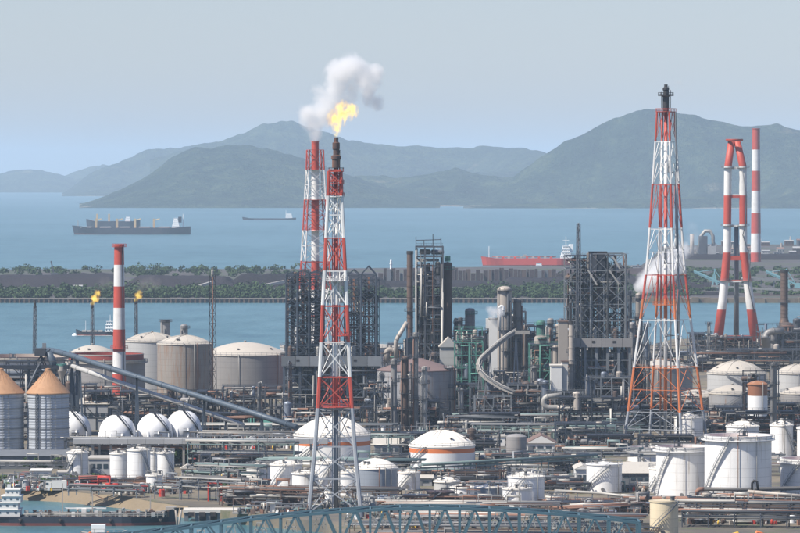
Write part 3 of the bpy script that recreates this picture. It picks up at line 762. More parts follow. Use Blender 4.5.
def skid(label, px, yb, w, h, seed, group, D=None):
    """low cluster of pumps: plinth, drum or small tank, posts and pipe loops"""
    rs = random.Random(seed); D = D or gd(yb); c = Vector((X(px, D), D, GZ)); root = thing('pump_skid', label, 'pump skid', c, group)
    MB().box(c + Vector((0, 0, .2)), (w, rs.uniform(3, 5), .4)).build('plinth', 'conc', root)
    k = rs.random()
    vm = rs.choice(['white_clean', 'offwhite', 'cyl_dark', 'beige', 'pipel', 'greytank', 'brown', 'pipeg'])
    if k < .4:
        r = min(w * .2, 1.5); MB().lathe(c + Vector((rs.uniform(-.25, .25) * w, 0, .4)), [(r, 0), (r, h * .7), (r * .6, h * .7 + r * .4), (0, h * .7 + r * .5)], 12).build('vessel', vm, root)
    elif k < .75: vessel_h(root, c + Vector((rs.uniform(-.1, .1) * w, 0, h * .45)), w * .5, min(1.1, h * .22), vm)
    else: MB().box(c + Vector((rs.uniform(-.2, .2) * w, 0, h * .3 + .4)), (w * .35, 2.4, h * .6)).build('cabinet', rs.choice(['walll', 'wall', 'galv', 'roofd']), root)
    for i in range(rs.randint(3, 5)):
        x = c.x + rs.uniform(-.5, .5) * w; y = c.y + rs.uniform(-2, 1.5); z = GZ + h * rs.uniform(.3, .95); x2 = c.x + rs.uniform(-.5, .5) * w
        pipe(root, [(x, y, GZ + .3), (x, y, z), (x2, y, z), (x2, y, GZ + .3)], rs.choice([.1, .14, .2]), rs.choice(['pipe', 'pipel', 'piper', 'pipeg', 'galv']), 'pipe', 6)
    for i in range(2):
        x = c.x + (-.45 + .9 * i) * w; bar(root, 'post', (x, c.y - 1, GZ), (x, c.y - 1, GZ + h), .22, rs.choice(['galv', 'steel', 'piper']))
    for i in range(rs.randint(4, 7)):
        x, y, s = c.x + rs.uniform(-.7, .7) * w, c.y + rs.uniform(-3.5, 1.0), rs.uniform(.4, 1.2)
        mt = rs.choice(['white_clean', 'walll', 'brown', 'brown', 'steel', 'steeld', 'red', 'beige', 'yellow', 'galv', 'piper', 'steelb'])
        if rs.random() < .5: MB().box((x, y, GZ + s * .6), (s, s * .8, s * 1.2), rs.uniform(-.4, .4)).build('cabinet', mt, root)
        else: MB().path([(x, y, GZ + .1), (x, y, GZ + s), (x, y, GZ + s * 1.5)], [s * .35, s * .35, s * .12], 8).build('valve_body', mt, root)
    bar(root, 'beam', (c.x - .5 * w, c.y - 1, GZ + h * .9), (c.x + .5 * w, c.y - 1, GZ + h * .9), .25, 'galv')
    return root

def smoke(name, label, pts, dens, colr, seed, cat='smoke', nscale=.22, off=.2, amp=2.4, emit=None, group=None, stretch=(1, 1, 1)):
    """pts: (Vector, radius) blobs; a closed lumpy hull round them, filled with uneven vapour"""
    t = NT(name); t.n.remove(t.b); v = t.new('VolumePrincipled'); co = t.coord('Object')
    n = t.noise(t.coord('Object', stretch), nscale, 6, .62)
    # soft distance to the nearest blob, so that the hull itself never shows
    best = None
    org = Vector(pts[0][0])
    for p, r in pts:
        q = p - org; d = t.new('VectorMath', operation='DISTANCE'); t.li(co, d.inputs[0]); d.inputs[1].default_value = q
        k = t.math('SUBTRACT', 1.0, t.math('DIVIDE', d.outputs['Value'], r))
        best = k if best is None else t.math('MAXIMUM', best, k)
    best = t.math('MAXIMUM', best, 0.0)
    f = t.math('SUBTRACT', t.math('ADD', t.math('MULTIPLY', best, .85), t.math('MULTIPLY', n, amp)), amp * .5 + off)
    f = t.math('MULTIPLY', t.math('MAXIMUM', f, 0.0), t.ramp(best, [(.0, 0.), (.12, 1.)]))
    if emit:
        t.li(t.math('MULTIPLY', f, .7), v.inputs['Density']); v.inputs['Color'].default_value = (0, 0, 0, 1); v.inputs['Absorption Color'].default_value = (0, 0, 0, 1)
        e = t.math('MULTIPLY', t.ramp(f, [(.02, 0.), (.35, 1.)]), emit)
        t.li(e, v.inputs['Emission Strength'])
        t.li(t.ramp(f, [(.04, (1., .30, .02)), (.15, (1., .52, .04)), (.4, (1., .78, .18))]), v.inputs['Emission Color'])
    else:
        t.li(t.math('MULTIPLY', f, dens), v.inputs['Density']); v.inputs['Color'].default_value = (*colr, 1); v.inputs['Anisotropy'].default_value = .2
    t.li(v.outputs[0], t.out.inputs['Volume'])
    # hull: convex hull of the blobs (bmesh), closed
    import bmesh
    bm = bmesh.new()
    for p, r in pts:
        for i in range(5):
            for j in range(8):
                a, b = math.pi * (i + .5) / 5, 2 * math.pi * j / 8
                bm.verts.new(p - org + Vector((math.sin(a) * math.cos(b), math.sin(a) * math.sin(b), math.cos(a))) * r * 1.04)
    r_ = bmesh.ops.convex_hull(bm, input=bm.verts)
    bmesh.ops.delete(bm, geom=[g for g in r_['geom_interior'] if isinstance(g, bmesh.types.BMVert)], context='VERTS')
    me = bpy.data.meshes.new(name); bm.to_mesh(me); bm.free(); me.materials.append(t.m)
    o = bpy.data.objects.new(name, me); COL.objects.link(o); o.location = org; tag(o, label, cat, group)
    return o
# ================================================================ TALL LANDMARKS
def zbands(rows, D, base=GZ):
    """rows: (y of the band's lower edge, colour) -> z above the base, upwards"""
    return [(max(0., Z(y, D) - base), c) for y, c in rows]

def ring_legs(c, k, a0, r):
    return [Vector((c.x + r * math.cos(a0 + 2 * math.pi * j / k), c.y + r * math.sin(a0 + 2 * math.pi * j / k), 0)) for j in range(k)]

# ---- front flare tower of the pair (three legs round a riser)
def front_flare():
    D = 1186.; cx = 335.; c = Vector((X(cx, D), D, GZ))
    root = thing('flare_tower', 'red and white three-legged flare tower with big flame, front one of the pair', 'flare tower', c, 'tall flare towers')
    sc = D / F
    rows = [(512, GAL), (409, RED), (377, WHT), (342, RED), (306, WHT), (271, RED), (238, WHT), (197, RED), (170, BLK)]
    bm = band_mat('flare_paint_front', zbands(rows, D), Z(130, D) - GZ)
    lv = [511, 478, 446, 409, 377, 342, 306, 271, 238, 215, 197, 184, 171]
    hw = lambda y: np.interp(y, [171, 197, 256, 307, 343, 377, 409, 446, 511], [6.2, 7.0, 9.6, 12.2, 13.6, 15.2, 17.2, 19.8, 26.0])
    P = []
    for y in lv:
        r = hw(y) * sc / math.cos(R(30)); z = Z(y, D)
        q = ring_legs(c, 3, R(-90 - 60 - 0), r)          # two legs on the camera side, one behind
        P.append([Vector((p.x, p.y, z)) for p in q])
    leg_lattice(root, P, .5, .36, bm, back=.5)
    pipe(root, [(c.x + .3, c.y, GZ), (c.x + .3, c.y, Z(168, D))], .62, bm, 'riser', 12)
    pipe(root, [(c.x + .3, c.y, GZ), (c.x + .3, c.y, Z(409, D))], .68, 'galv', 'riser_jacket', 12)
    x = c.x + .3
    tp = [(168, 1.1), (160, 1.1), (159, 1.35), (156, 1.35), (155, .8), (150, .8), (149, 1.0), (143, 1.0), (142, .62), (137.5, .62)]
    MB().lathe((x, c.y, 0), [(r, Z(y, D)) for y, r in tp], 14).build('flare_tip', pm('burnt_tip', (.075, .045, .04), .7, var=.4, streak=(.22, .09, .05), amount=.5), root)
    for i, y in enumerate((197, 184, 172)): platform(root, (x, c.y), .7, (hw(y) + 1.2) * sc, Z(y, D), 0, 360, bm)
    platform(root, (x, c.y), .7, 3.4, Z(281, D), 0, 360, bm); platform(root, (x, c.y), .7, 3.9, Z(336, D), 20, 200, bm)
    platform(root, (x, c.y), .7, 4.6, Z(407, D), 0, 360, bm)
    MB().beam((x - .95, c.y - .6, GZ), (x - .95, c.y - .6, Z(176, D)), .3).build('ladder', bm, root)
    pipe(root, [(x + .95, c.y - .4, GZ), (x + .95, c.y - .4, Z(150, D))], .16, bm, 'pilot_line')
    return root
front_flare()

def rear_flare():
    D = 1800.; c = Vector((X(315.2, D), D, GZ)); sc = D / F
    root = thing('flare_tower', 'red and white lattice stack venting white vapour, rear one of the pair', 'flare tower', c, 'tall flare towers')
    rows = [(398, RED), (345, WHT), (318, RED), (316, WHT), (290, RED), (262, WHT), (231, RED), (200, WHT), (170, RED)]
    bm = band_mat('flare_paint_rear', zbands(rows, D), Z(135, D) - GZ)
    MB().lathe((c.x, c.y, 0), [(1.75, GZ), (1.6, Z(250, D)), (1.5, Z(142, D)), (1.62, Z(142, D)), (1.62, Z(141, D)), (1.2, Z(141, D)), (1.2, Z(144, D))], 18).build('stack', bm, root)
    lv = [397, 372, 346, 318, 290, 262, 246, 231, 215, 200, 185, 170, 150]
    hw = lambda y: np.interp(y, [150, 170, 230, 265, 397], [8.6, 9.2, 12.6, 14.6, 24])
    P = [[Vector((p.x, p.y, Z(y, D))) for p in ring_legs(c, 4, R(45 + 12), hw(y) * sc * 1.18)] for y in lv]
    leg_lattice(root, P, .32, .22, bm)
    for y in (170, 200, 231): platform(root, (c.x, c.y), 1.6, hw(y) * sc, Z(y, D), 0, 360, bm)
rear_flare()

def right_flare():
    D = 1490.; c = Vector((X(665.8, D), D, GZ)); sc = D / F
    root = thing('flare_tower', 'tall splayed four-legged flare tower, orange, red and white on grey feet, unlit', 'flare tower', c, 'tall flare towers')
    rows = [(449, GAL), (411, ORG), (367, WHT), (319, ORG), (300, RED), (275, WHT), (229, RED), (185, WHT), (142, RED), (108, BLK)]
    bm = band_mat('flare_paint_right', zbands(rows, D), Z(80, D) - GZ)
    lv = [446, 428, 411, 389, 367, 320, 275, 252, 229, 185, 163, 142, 112]
    hw = lambda y: np.interp(y, [112, 142, 185, 245, 300, 320, 367, 411, 446], [9.0, 10.6, 13.4, 17.4, 22.4, 25.6, 32.0, 38.0, 43.0])
    P = [[Vector((p.x, p.y, Z(y, D))) for p in ring_legs(c, 4, R(17.6), hw(y) * sc / math.cos(R(17.6)))] for y in lv]
    leg_lattice(root, P, .42, .18, bm, pattern='K')
    pipe(root, [(c.x, c.y, GZ), (c.x, c.y, Z(112, D))], .6, bm, 'riser', 12)
    for o in (-1.7, 1.9): pipe(root, [(c.x + o, c.y + .8, GZ), (c.x + o * .75, c.y + .8, Z(120, D))], .3, bm, 'support_line', 8)
    x, y0 = c.x + 3.9, c.y - 4.0
    zz = lambda y: Z(y, D)
    pipe(root, [(x, y0, GZ), (x, y0, zz(335)), (x - 4.4, y0, zz(335)), (x - 4.4, y0, zz(337.5))], .34, 'galv', 'side_line', 8)
    pipe(root, [(x, y0, zz(333)), (x, y0, zz(263)), (x - 4.4, y0, zz(263)), (x - 4.4, y0, zz(248)), (x - .6, y0, zz(248)), (x - .6, y0 + .6, zz(172)), (x - 3.0, y0 + 1.6, zz(172)), (x - 3.0, y0 + 2, zz(155))], .30, 'galv', 'side_line', 8)
    tp = [(112, .9), (108, 1.1), (97, 1.1), (96, 1.5), (95, 1.5), (95, .85), (91, .85), (90, 1.1), (88, 1.1), (87, .6), (84.5, .6)]
    MB().lathe((c.x, c.y, 0), [(r, Z(y, D)) for y, r in tp], 14).build('flare_tip', 'black', root)
    for y, k in ((112, 1.15), (305, .55)): platform(root, (c.x, c.y), .8, hw(y) * sc * k, Z(y, D), 0, 360, bm)
    platform(root, (c.x, c.y), .9, 2.6, Z(96, D), 0, 360, 'black')
    for o, y in ((-1.5, 92), (1.6, 90), (.9, 86)): bar(root, 'lightning_rod', (c.x + o, c.y, Z(108, D)), (c.x + o, c.y, Z(y, D)), .18, 'black')
    MB().beam((c.x + 5.0, c.y - 5.2, GZ), (c.x + 3.1, c.y - 2.5, Z(112, D)), .34).build('ladder', 'galv', root)
    for p in P[0]: MB().box((p.x, p.y, GZ + .5), (2.6, 2.6, 1.0)).build('footing', 'conc', root)
right_flare()

# ---- twin-legged chimney
def twin_chimney():
    D = 2330.; c = Vector((X(736, D), D, GZ)); sc = D / F
    root = thing('chimney', 'red and white chimney of leaning legs joined by crossbars, beside the dark ribbed stack', 'chimney', c, 'striped chimneys')
    rows = [(350, GAL), (341, RED), (310, WHT), (281, RED), (253, WHT), (225, RED), (196, WHT), (167, RED)]
    bm = band_mat('chimney_paint_twin', zbands(rows, D), Z(135, D) - GZ)
    xL = [(349, 717), (300, 723), (250, 727.2), (167, 728), (141, 731.5)]; xR = [(349, 757), (300, 750), (250, 743.5), (167, 743), (141, 737)]
    for xs_, yy in ((xL, 0), (xR, 0)):
        MB().path([(X(x, D), D, Z(y, D)) for y, x in xs_], [2.7, 2.3, 2.05, 2.0, 1.8], 16).build('leg', bm, root)
    MB().path([(X(738.5, D), D + 14, GZ), (X(737.5, D), D + 6, Z(285, D)), (X(737, D), D + 3, Z(226, D))], [1.5, 1.3, 1.2], 14).build('flue', 'galv', root)
    MB().lathe((X(734.3, D), D, 0), [(4.4, Z(141, D)), (4.6, Z(140, D)), (4.6, Z(139, D)), (3.6, Z(139, D)), (3.6, Z(141.5, D))], 18).build('mouth', bm, root)
    for y, t in ((338, 2.6), (281, 1.2), (258, 2.4), (226, 1.0), (196, 1.9), (168, 1.2)):
        a, b = np.interp(-y, [-q[0] for q in xL], [q[1] for q in xL]), np.interp(-y, [-q[0] for q in xR], [q[1] for q in xR])
        MB().beam((X(a, D), D, Z(y, D)), (X(b, D), D, Z(y, D)), t).build('crossbar', bm, root)
    for xs_ in (xL, xR):
        for y in (281, 226, 168):
            a = np.interp(-y, [-q[0] for q in xs_], [q[1] for q in xs_]); platform(root, (X(a, D), D), 1.9, 3.4, Z(y, D), 0, 360, 'galv')
    pts = [(X(742, D), D - 3, Z(170, D)), (X(746, D), D - 3.2, Z(196, D)), (X(745, D), D - 3, Z(225, D)), (X(742.5, D), D - 2.6, Z(235, D)), (X(750, D), D - 3.4, Z(258, D)), (X(748, D), D - 3, Z(285, D)), (X(754, D), D - 3.6, Z(312, D))]
    pipe(root, pts, .28, 'steel', 'stair_stringer', 6)
twin_chimney()

def striped_chimney(label, cx, D, rows, prof, name, gal=None, plats=()):
    c = Vector((X(cx, D), D, GZ)); root = thing('chimney', label, 'chimney', c, 'striped chimneys')
    yt = prof[-1][0]; bm = band_mat(name, zbands(rows, D), Z(yt - 2, D) - GZ)
    sc = D / F; w0 = prof[-1][1] * sc / 2
    pr = [(w * sc / 2, max(GZ, Z(y, D))) for y, w in prof]
    MB().lathe((c.x, c.y, 0), pr + [(w0 * 1.12, pr[-1][1]), (w0 * 1.12, pr[-1][1] + .6), (w0 * .8, pr[-1][1] + .6), (w0 * .8, pr[-1][1] - 2)], 22).build('shaft', bm, root)
    for y in plats:
        w = np.interp(y, [p[0] for p in reversed(prof)], [p[1] for p in reversed(prof)]) * sc / 2
        platform(root, (c.x, c.y), w * .98, w + .9, Z(y, D), 0, 360, bm)
    m = MB(); w = prof[0][1] * sc / 2
    m.beam((c.x + w * .7, c.y - w * .75, GZ), (c.x + w0 * .7, c.y - w0 * .75, Z(yt, D)), .25); m.build('ladder', 'steel', root)
    return root
striped_chimney('solid red and white chimney rising behind the white gas spheres', 119, 1660.,
    [(418, (.42, .43, .44)), (396, RED), (374, WHT), (351.5, RED), (329.5, WHT), (308, RED), (286.5, WHT), (265, RED)],
    [(418, 15), (395, 14), (350, 12.6), (308, 11.4), (265, 10.2), (246, 9.6)], 'chimney_paint_left', plats=(349, 247))
striped_chimney('distant hazy red and white chimney at the right, beyond the channel', 756, 4600.,
    [(266, RED), (253, WHT), (234, RED), (213, WHT), (191, RED), (171, WHT), (150, RED)],
    [(268, 10.5), (200, 9), (129, 7.6)], 'chimney_paint_far')

# plain stacks
def stack(label, cx, w, yt, D, mat, flare=1.0, bands=4, name='stack'):
    c = Vector((X(cx, D), D, GZ)); r = w / 2 * D / F; H = Z(yt, D) - GZ; root = thing(name, label, 'stack', c, 'plain metal stacks')
    MB().lathe(c, [(r * flare, 0), (r * flare, H * .25), (r, H * .42), (r, H)], 16).build('shaft', mat, root)
    MB().lathe(c + Vector((0, 0, H)), [(r, -1.2), (r * 1.12, -1.2), (r * 1.12, 0), (r * .8, 0), (r * .8, -1.5)], 16).build('rim', 'black', root)
    for i in range(bands): MB().lathe(c + Vector((0, 0, H * (.42 + .55 * i / bands))), [(r + .01, 0), (r + .14, 0), (r + .14, .35), (r + .01, .35)], 16).build('stiffener', mat, root)
    MB().beam((c.x + r * .8, c.y - r * .8, GZ), (c.x + r * .8, c.y - r * .8, GZ + H), .22).build('ladder', 'steel', root)
    platform(root, c, r, r + 1., GZ + H * .6, -100, 140)
stack('dark ribbed stack at the right edge above a bent duct', 784.5, 7.5, 270, 2260., 'brown', 1.9, 12)
stack('slender dark brown stack left of the tall steel tower', 410, 6.2, 251, 1760., 'brown', 1.0, 8)
stack('thin pale stack standing in front of the right-hand coker', 571.5, 5.6, 321, 1570., 'beige', 1.0, 5)
stack('thin dark stack on the roof edge above the pale stack, by the right-hand coker', 570.4, 2.6, 303, 1580., 'black', 1.0, 1)

# ---- slim guyed lattice masts and small flares on the left
def mast(label, cx, hw0, hw1, yt, yb, D, mat, tip='black', lev=10, riser='piper', name='flare_mast', flare_tip=True, group='small flare masts', riser_r=.3):
    c = Vector((X(cx, D), D, GZ)); sc = D / F; root = thing(name, label, 'mast', c, group)
    P = []
    for i in range(lev + 1):
        t = i / lev; z = GZ + (Z(yt, D) - GZ) * t; r = (hw0 + (hw1 - hw0) * t) * sc * 1.25
        P.append([Vector((p.x, p.y, z)) for p in ring_legs(c, 3, R(-150), r)])
    leg_lattice(root, P, .16, .14, mat, pattern='Z')
    pipe(root, [(c.x, c.y, GZ), (c.x, c.y, Z(yt, D) + .4)], riser_r, riser, 'riser', 8)
    if flare_tip: MB().lathe((c.x, c.y, Z(yt, D)), [(riser_r * 1.2, -1), (riser_r * 1.8, -.6), (riser_r * 1.8, 1.6), (riser_r * 1.2, 1.8), (riser_r * 1.2, 2.6)], 10).build('flare_tip', tip, root)
    return root
mast('slim dark lattice flare mast with pale tip between the big tank and brown tank', 212.5, 3.6, 2.6, 275, 400, 1700., 'steeld', 'pipel', 14, 'piper', group=None)
mast('unlit thin flare mast above the grain silos at far left', 34.8, 2.2, 1.3, 306, 380, 1980., 'steel', 'black', 10, 'steel')
mast('thin flare mast with a small flame left of the solid striped chimney', 92.2, 1.9, 1.3, 306, 380, 1990., 'steel', 'black', 10, 'steel')
mast('thin flare mast with a small flame just right of the solid striped chimney', 136, 1.9, 1.3, 302, 370, 2050., 'steel', 'black', 10, 'steel')
mast('short lattice mast on top of the right-hand coker derricks', 578.5, 3.4, 1.6, 224, 420, 1600., 'steel', 'steel', 18, 'steel', 'lattice_mast', False, None)

# ---- cokers: derricks on a table above the drums
def derrick(root, x0, x1, y0, y1, z0, z1, lev, mat, wl_=.3, wb=.2, gable=0.):
    P = []
    for i in range(lev + 1):
        z = z0 + (z1 - z0) * i / lev; P.append([Vector((x0, y0, z)), Vector((x1, y0, z)), Vector((x1, y1, z)), Vector((x0, y1, z))])
    leg_lattice(root, P, wl_, wb, mat, names=('derrick_leg', 'derrick_strut', 'derrick_brace'))
    if gable:
        a, b = Vector(((x0 + x1) / 2, y0, z1 + gable)), Vector(((x0 + x1) / 2, y1, z1 + gable))
        for p, q in ((P[-1][0], a), (P[-1][1], a), (P[-1][2], b), (P[-1][3], b), (a, b)): bar(root, 'gable_bar', p, q, wl_, mat)

def coker(label, x0, x1, yp1, yp0, D, depth, derricks, ytops, drums, fm, panel, seed, masts=(), low=3, levels=5):
    rs = random.Random(seed); xa, xb = X(x0, D), X(x1, D); zp0, zp1 = Z(yp0, D), Z(yp1, D)
    root = thing('coker', label, 'coker', ((xa + xb) / 2, D + depth / 2, GZ))
    nb = 6
    for i in range(nb + 1):
        for y in (D, D + depth):
            x = xa + (xb - xa) * i / nb; bar(root, 'column', (x, y, GZ), (x, y, zp0), .9, fm)
    for i in range(nb):
        for k in range(low):
            z = GZ + (zp0 - GZ) * (k + 1) / (low + .6); x, x2 = xa + (xb - xa) * i / nb, xa + (xb - xa) * (i + 1) / nb
            bar(root, 'beam', (x, D, z), (x2, D, z), .45, fm)
            if rs.random() < .6:
                zb = GZ + (zp0 - GZ) * k / (low + .6)
                a, b = (x, D, zb), (x2, D, z)
                if rs.random() < .5: a, b = (x, D, z), (x2, D, zb)
                bar(root, 'brace', a, b, .32, fm)
    MB().box(((xa + xb) / 2, D + depth / 2, (zp0 + zp1) / 2 - .3), (xb - xa + 1.5, depth + 2, (zp1 - zp0) * .5)).build('table_slab', 'steeld', root)
    n = 7
    for i in range(n):                                          # sheet panels of the parapet
        w = (xb - xa + 2) / n; x = xa - 1 + w * (i + .5)
        MB().box((x, D - 1.2, (zp0 + zp1) / 2), (w - .12, .25, zp1 - zp0)).build('parapet_panel', panel, root)
    for i in range(n - 1):
        x = xa - 1 + (xb - xa + 2) * (i + 1.0) / n
        if i % 2 == 0: MB().box((x + .8, D - 1.36, (zp0 + zp1) / 2 + .3), (1.1, .12, .8)).build('parapet_opening', 'black', root)
    r = min(3.3, (xb - xa) / drums * .36)
    for i in range(drums):
        x = xa + (xb - xa) * (i + .5) / drums
        MB().lathe((x, D + depth * .45, 0), [(.9, GZ + 2), (1.0, GZ + 4), (r, GZ + 8), (r, zp0 - 1.5)], 18).build('coke_drum', 'cyl_dark', root)
        for q in range(3): MB().lathe((x, D + depth * .45, GZ + 9 + q * (zp0 - 14) / 3), [(r + .01, 0), (r + .2, 0), (r + .2, .5), (r + .01, .5)], 18).build('drum_hoop', 'pipel' if q == 1 else 'steel', root)
    for (a, b, yt, gab) in derricks:
        derrick(root, X(a, D), X(b, D), D + 2, D + depth - 2, zp1, Z(yt, D), levels, fm, .34, .25, gab)
        xm = (X(a, D) + X(b, D)) / 2
        bar(root, 'drill_stem', (xm, D + depth / 2, zp1), (xm, D + depth / 2, Z(yt, D) - 1), .7, rs.choice(['brown', 'piper', 'steeld']))
        for q in range(4):
            z = zp1 + (Z(yt, D) - zp1) * rs.uniform(.2, .8)
            MB().box((xm, D + depth / 2, z), (abs(X(b, D) - X(a, D)) * .9, depth * .5, .25)).build('derrick_deck', 'steeld', root)
    for i in range(16):
        x, y, z = rs.uniform(xa, xb), D + rs.uniform(-1.5, 3), rs.uniform(GZ + 2, zp0); x2 = rs.uniform(xa, xb); z2 = rs.uniform(GZ + 1, zp0)
        pipe(root, [(x, y, z), (x, y, z2), (x2, y, z2)] if rs.random() < .6 else [(x, y, GZ), (x, y, z)], rs.choice([.18, .25, .35]), rs.choice(['pipe', 'steel', 'piper', 'pipel', 'steeld']), 'pipe')
    for i in range(6):
        x = rs.uniform(xa + 1, xb - 1); r2 = rs.uniform(.6, 1.2); MB().lathe((x, D + rs.uniform(1, 6), zp1), [(r2, 0), (r2, 3.), (r2 * .6, 3.6), (0, 3.8)], 10).build('vessel', rs.choice(['steel', 'beige', 'pipel', 'brown']), root)
    for i in range(4):
        z = GZ + 3 + 5 * i; x = rs.uniform(xa + 2, xb - 5)
        MB().box((x, D - .8, z), (rs.uniform(3, 7), 1.4, .2)).build('catwalk', 'galv', root)
    m = MB()
    for k in (.6, 1.2): m.beam((xa - 1, D - 1.2, zp1 + k), (xb + 1, D - 1.2, zp1 + k), .1)
    for i in range(18): x = xa - 1 + (xb - xa + 2) * i / 17; m.beam((x, D - 1.2, zp1), (x, D - 1.2, zp1 + 1.2), .1)
    m.build('handrail', fm, root)
    return root
coker('dark blue-grey coker with tall lattice derricks behind the front flare tower', 284, 379, 356, 366, 1640., 22.,
      [(286, 297, 275, .8), (297, 309, 273, 1.), (309, 322, 274, .8), (346, 361, 277, 2.5), (361, 376, 275, 3.)], None, 5, 'steelb', 'steelm', 3, low=3, levels=8)
coker('grey coker with open upper frames right of the columns', 563, 630, 338, 347, 1600., 20.,
      [(577, 591, 256, 0.), (591, 608, 254, 0.), (608, 626, 254, 0.)], None, 4, 'steelm', 'greytank', 8, low=3, levels=5)
# the box house on top of the right coker and its pale knee-braces
rr = thing('machine_house', 'boxy machine house between the upper frames of the right-hand coker', 'machine house', (X(597, 1605.), 1605, Z(271, 1605)))
MB().box((X(594, 1605), 1606, Z(262, 1605)), (5.0, 6, 6.4)).build('wall', 'beige', rr); MB().box((X(598, 1605), 1606, Z(252.5, 1605)), (6.6, 6.5, .7)).build('roof', 'black', rr)
MB().box((X(601, 1605), 1606, Z(263, 1605)), (3.2, 6.2, 7.0)).build('annex', 'steeld', rr)
for a, b in (((588, 270), (597, 285)), ((609, 270), (619, 284)), ((613, 257), (620, 269))):
    p, q = at(*a, 1598.), at(*b, 1598.); MB().beam(p, q, .55).build('knee_brace', 'pipel', rr)

# ---- tall steel process tower with its brown column
def steel_tower():
    D = 1690.; root = unit('tall open steel process tower with many floors, centre', 416, 443, 247, 410, 13., 17, 3, 'steel', nv=30, npip=46, seed=21, name='steel_tower', D=D, wm=.52, brace=.15, ragged=0., vm=('cyl_dark', 'steel', 'brown', 'beige', 'pipe'), cat='tower')
    c = Vector((X(447.6, D), D + 4, GZ)); H = Z(262, D) - GZ; r = 9.6 / 2 * D / F
    t = thing('brown_column', 'plain brown cylindrical column beside the tall open steel tower', 'column', c)
    MB().lathe(c, [(r, 0), (r, H - 1), (r * .9, H - .3), (0, H)], 18).build('shell', 'brown', t)
    platform(t, c, r, r + .8, GZ + H - 3, 0, 360, 'green'); platform(t, c, r, r + .8, GZ + H * .5, -90, 90)
    MB().box((c.x, c.y, GZ + H + 1.2), (2.2, 2.2, 2.2)).build('hatch', 'green', t)
    m = MB().beam((c.x - r * .6, c.y - r, GZ), (c.x - r * .6, c.y - r, GZ + H), .2).build('ladder', 'steel', t)
    for i, (a, h) in enumerate(((416, 4), (424, 2.5), (433, 5), (441, 3.4))):
        bar(root, 'roof_post', (X(a, D), D, Z(247, D)), (X(a, D), D, Z(247, D) + h), .3, 'steel')
    bar(root, 'roof_beam', (X(416, D), D, Z(247, D) + 2.5), (X(441, D), D, Z(247, D) + 2.8), .3, 'steel')
steel_tower()

# ---- long conveyor galleries over the spheres
def gallery(label, pts, w, h, mat, legs, name='conveyor_gallery', lm='steelb', lattice=False):
    P = [at(*p) for p in pts]; root = thing(name, label, 'conveyor', (P[0].x, P[0].y, GZ))
    m = MB()
    if not lattice:
        m.path(P, h * .62, 10)
        m.build('tube', mat, root)
        for t in np.linspace(.03, .97, 14):
            k = t * (len(P) - 1); i = min(int(k), len(P) - 2); a = P[i].lerp(P[i + 1], k - i); d = (P[i + 1] - P[i]).normalized()
            MB().path([a - d * .12, a + d * .12], h * .62 + .08, 10).build('joint_ring', mat, root)
    else:
        for dy in (-w / 2, w / 2):
            lo = [p + Vector((0, dy, -h / 2)) for p in P]; hi = [p + Vector((0, dy, h / 2)) for p in P]
            for q in (lo, hi):
                for a, b in zip(q, q[1:]): bar(root, 'chord', a, b, .34, mat)
            n = 34
            for i in range(n):
                a, b = i / n, (i + 1) / n; f = lambda L, t: L[0].lerp(L[-1], t) if len(L) == 2 else L[min(int(t * (len(L) - 1)), len(L) - 2)].lerp(L[min(int(t * (len(L) - 1)), len(L) - 2) + 1], t * (len(L) - 1) - min(int(t * (len(L) - 1)), len(L) - 2))
                bar(root, 'web', f(lo, a), f(hi, b) if i % 2 else f(hi, a), .2, mat)
        m.beam(P[0], P[-1], w * .9, .3); m.build('belt_floor', 'pipel', root)
    for (px, py, D, spread) in legs:
        c = at(px, py, D)
        for s in (-1, 1): bar(root, 'trestle_leg', (c.x + s * spread, D, GZ), (c.x, D, c.z), .6, lm)
        for k in range(1, 4):
            z = GZ + (c.z - GZ) * k / 4; s = spread * (1 - k / 4); bar(root, 'trestle_tie', (c.x - s, D, z), (c.x + s, D, z), .3, lm)
    return root
gallery('long blue-grey tubular conveyor sloping down right from the silos', [(42, 350, 1500), (52, 350.5, 1495), (70, 355, 1480), (100, 365, 1465), (150, 381, 1450), (200, 396.5, 1435), (250, 412, 1420), (297, 427.5, 1406)], 2.4, 1.5, 'convey',
        [(72, 357, 1480, 1.5), (137, 378, 1452, .8), (204, 398, 1434, .8), (262, 416, 1417, 1.2)])
gallery('lower pale tubular conveyor sloping down right beneath the blue-grey one', [(72, 366, 1478), (157, 395.3, 1453), (243, 425, 1428)], 2.4, 1.25, 'offwhite', [(80, 370, 1476, 1.2), (180, 403.5, 1446, .9), (226, 419, 1433, .9)])

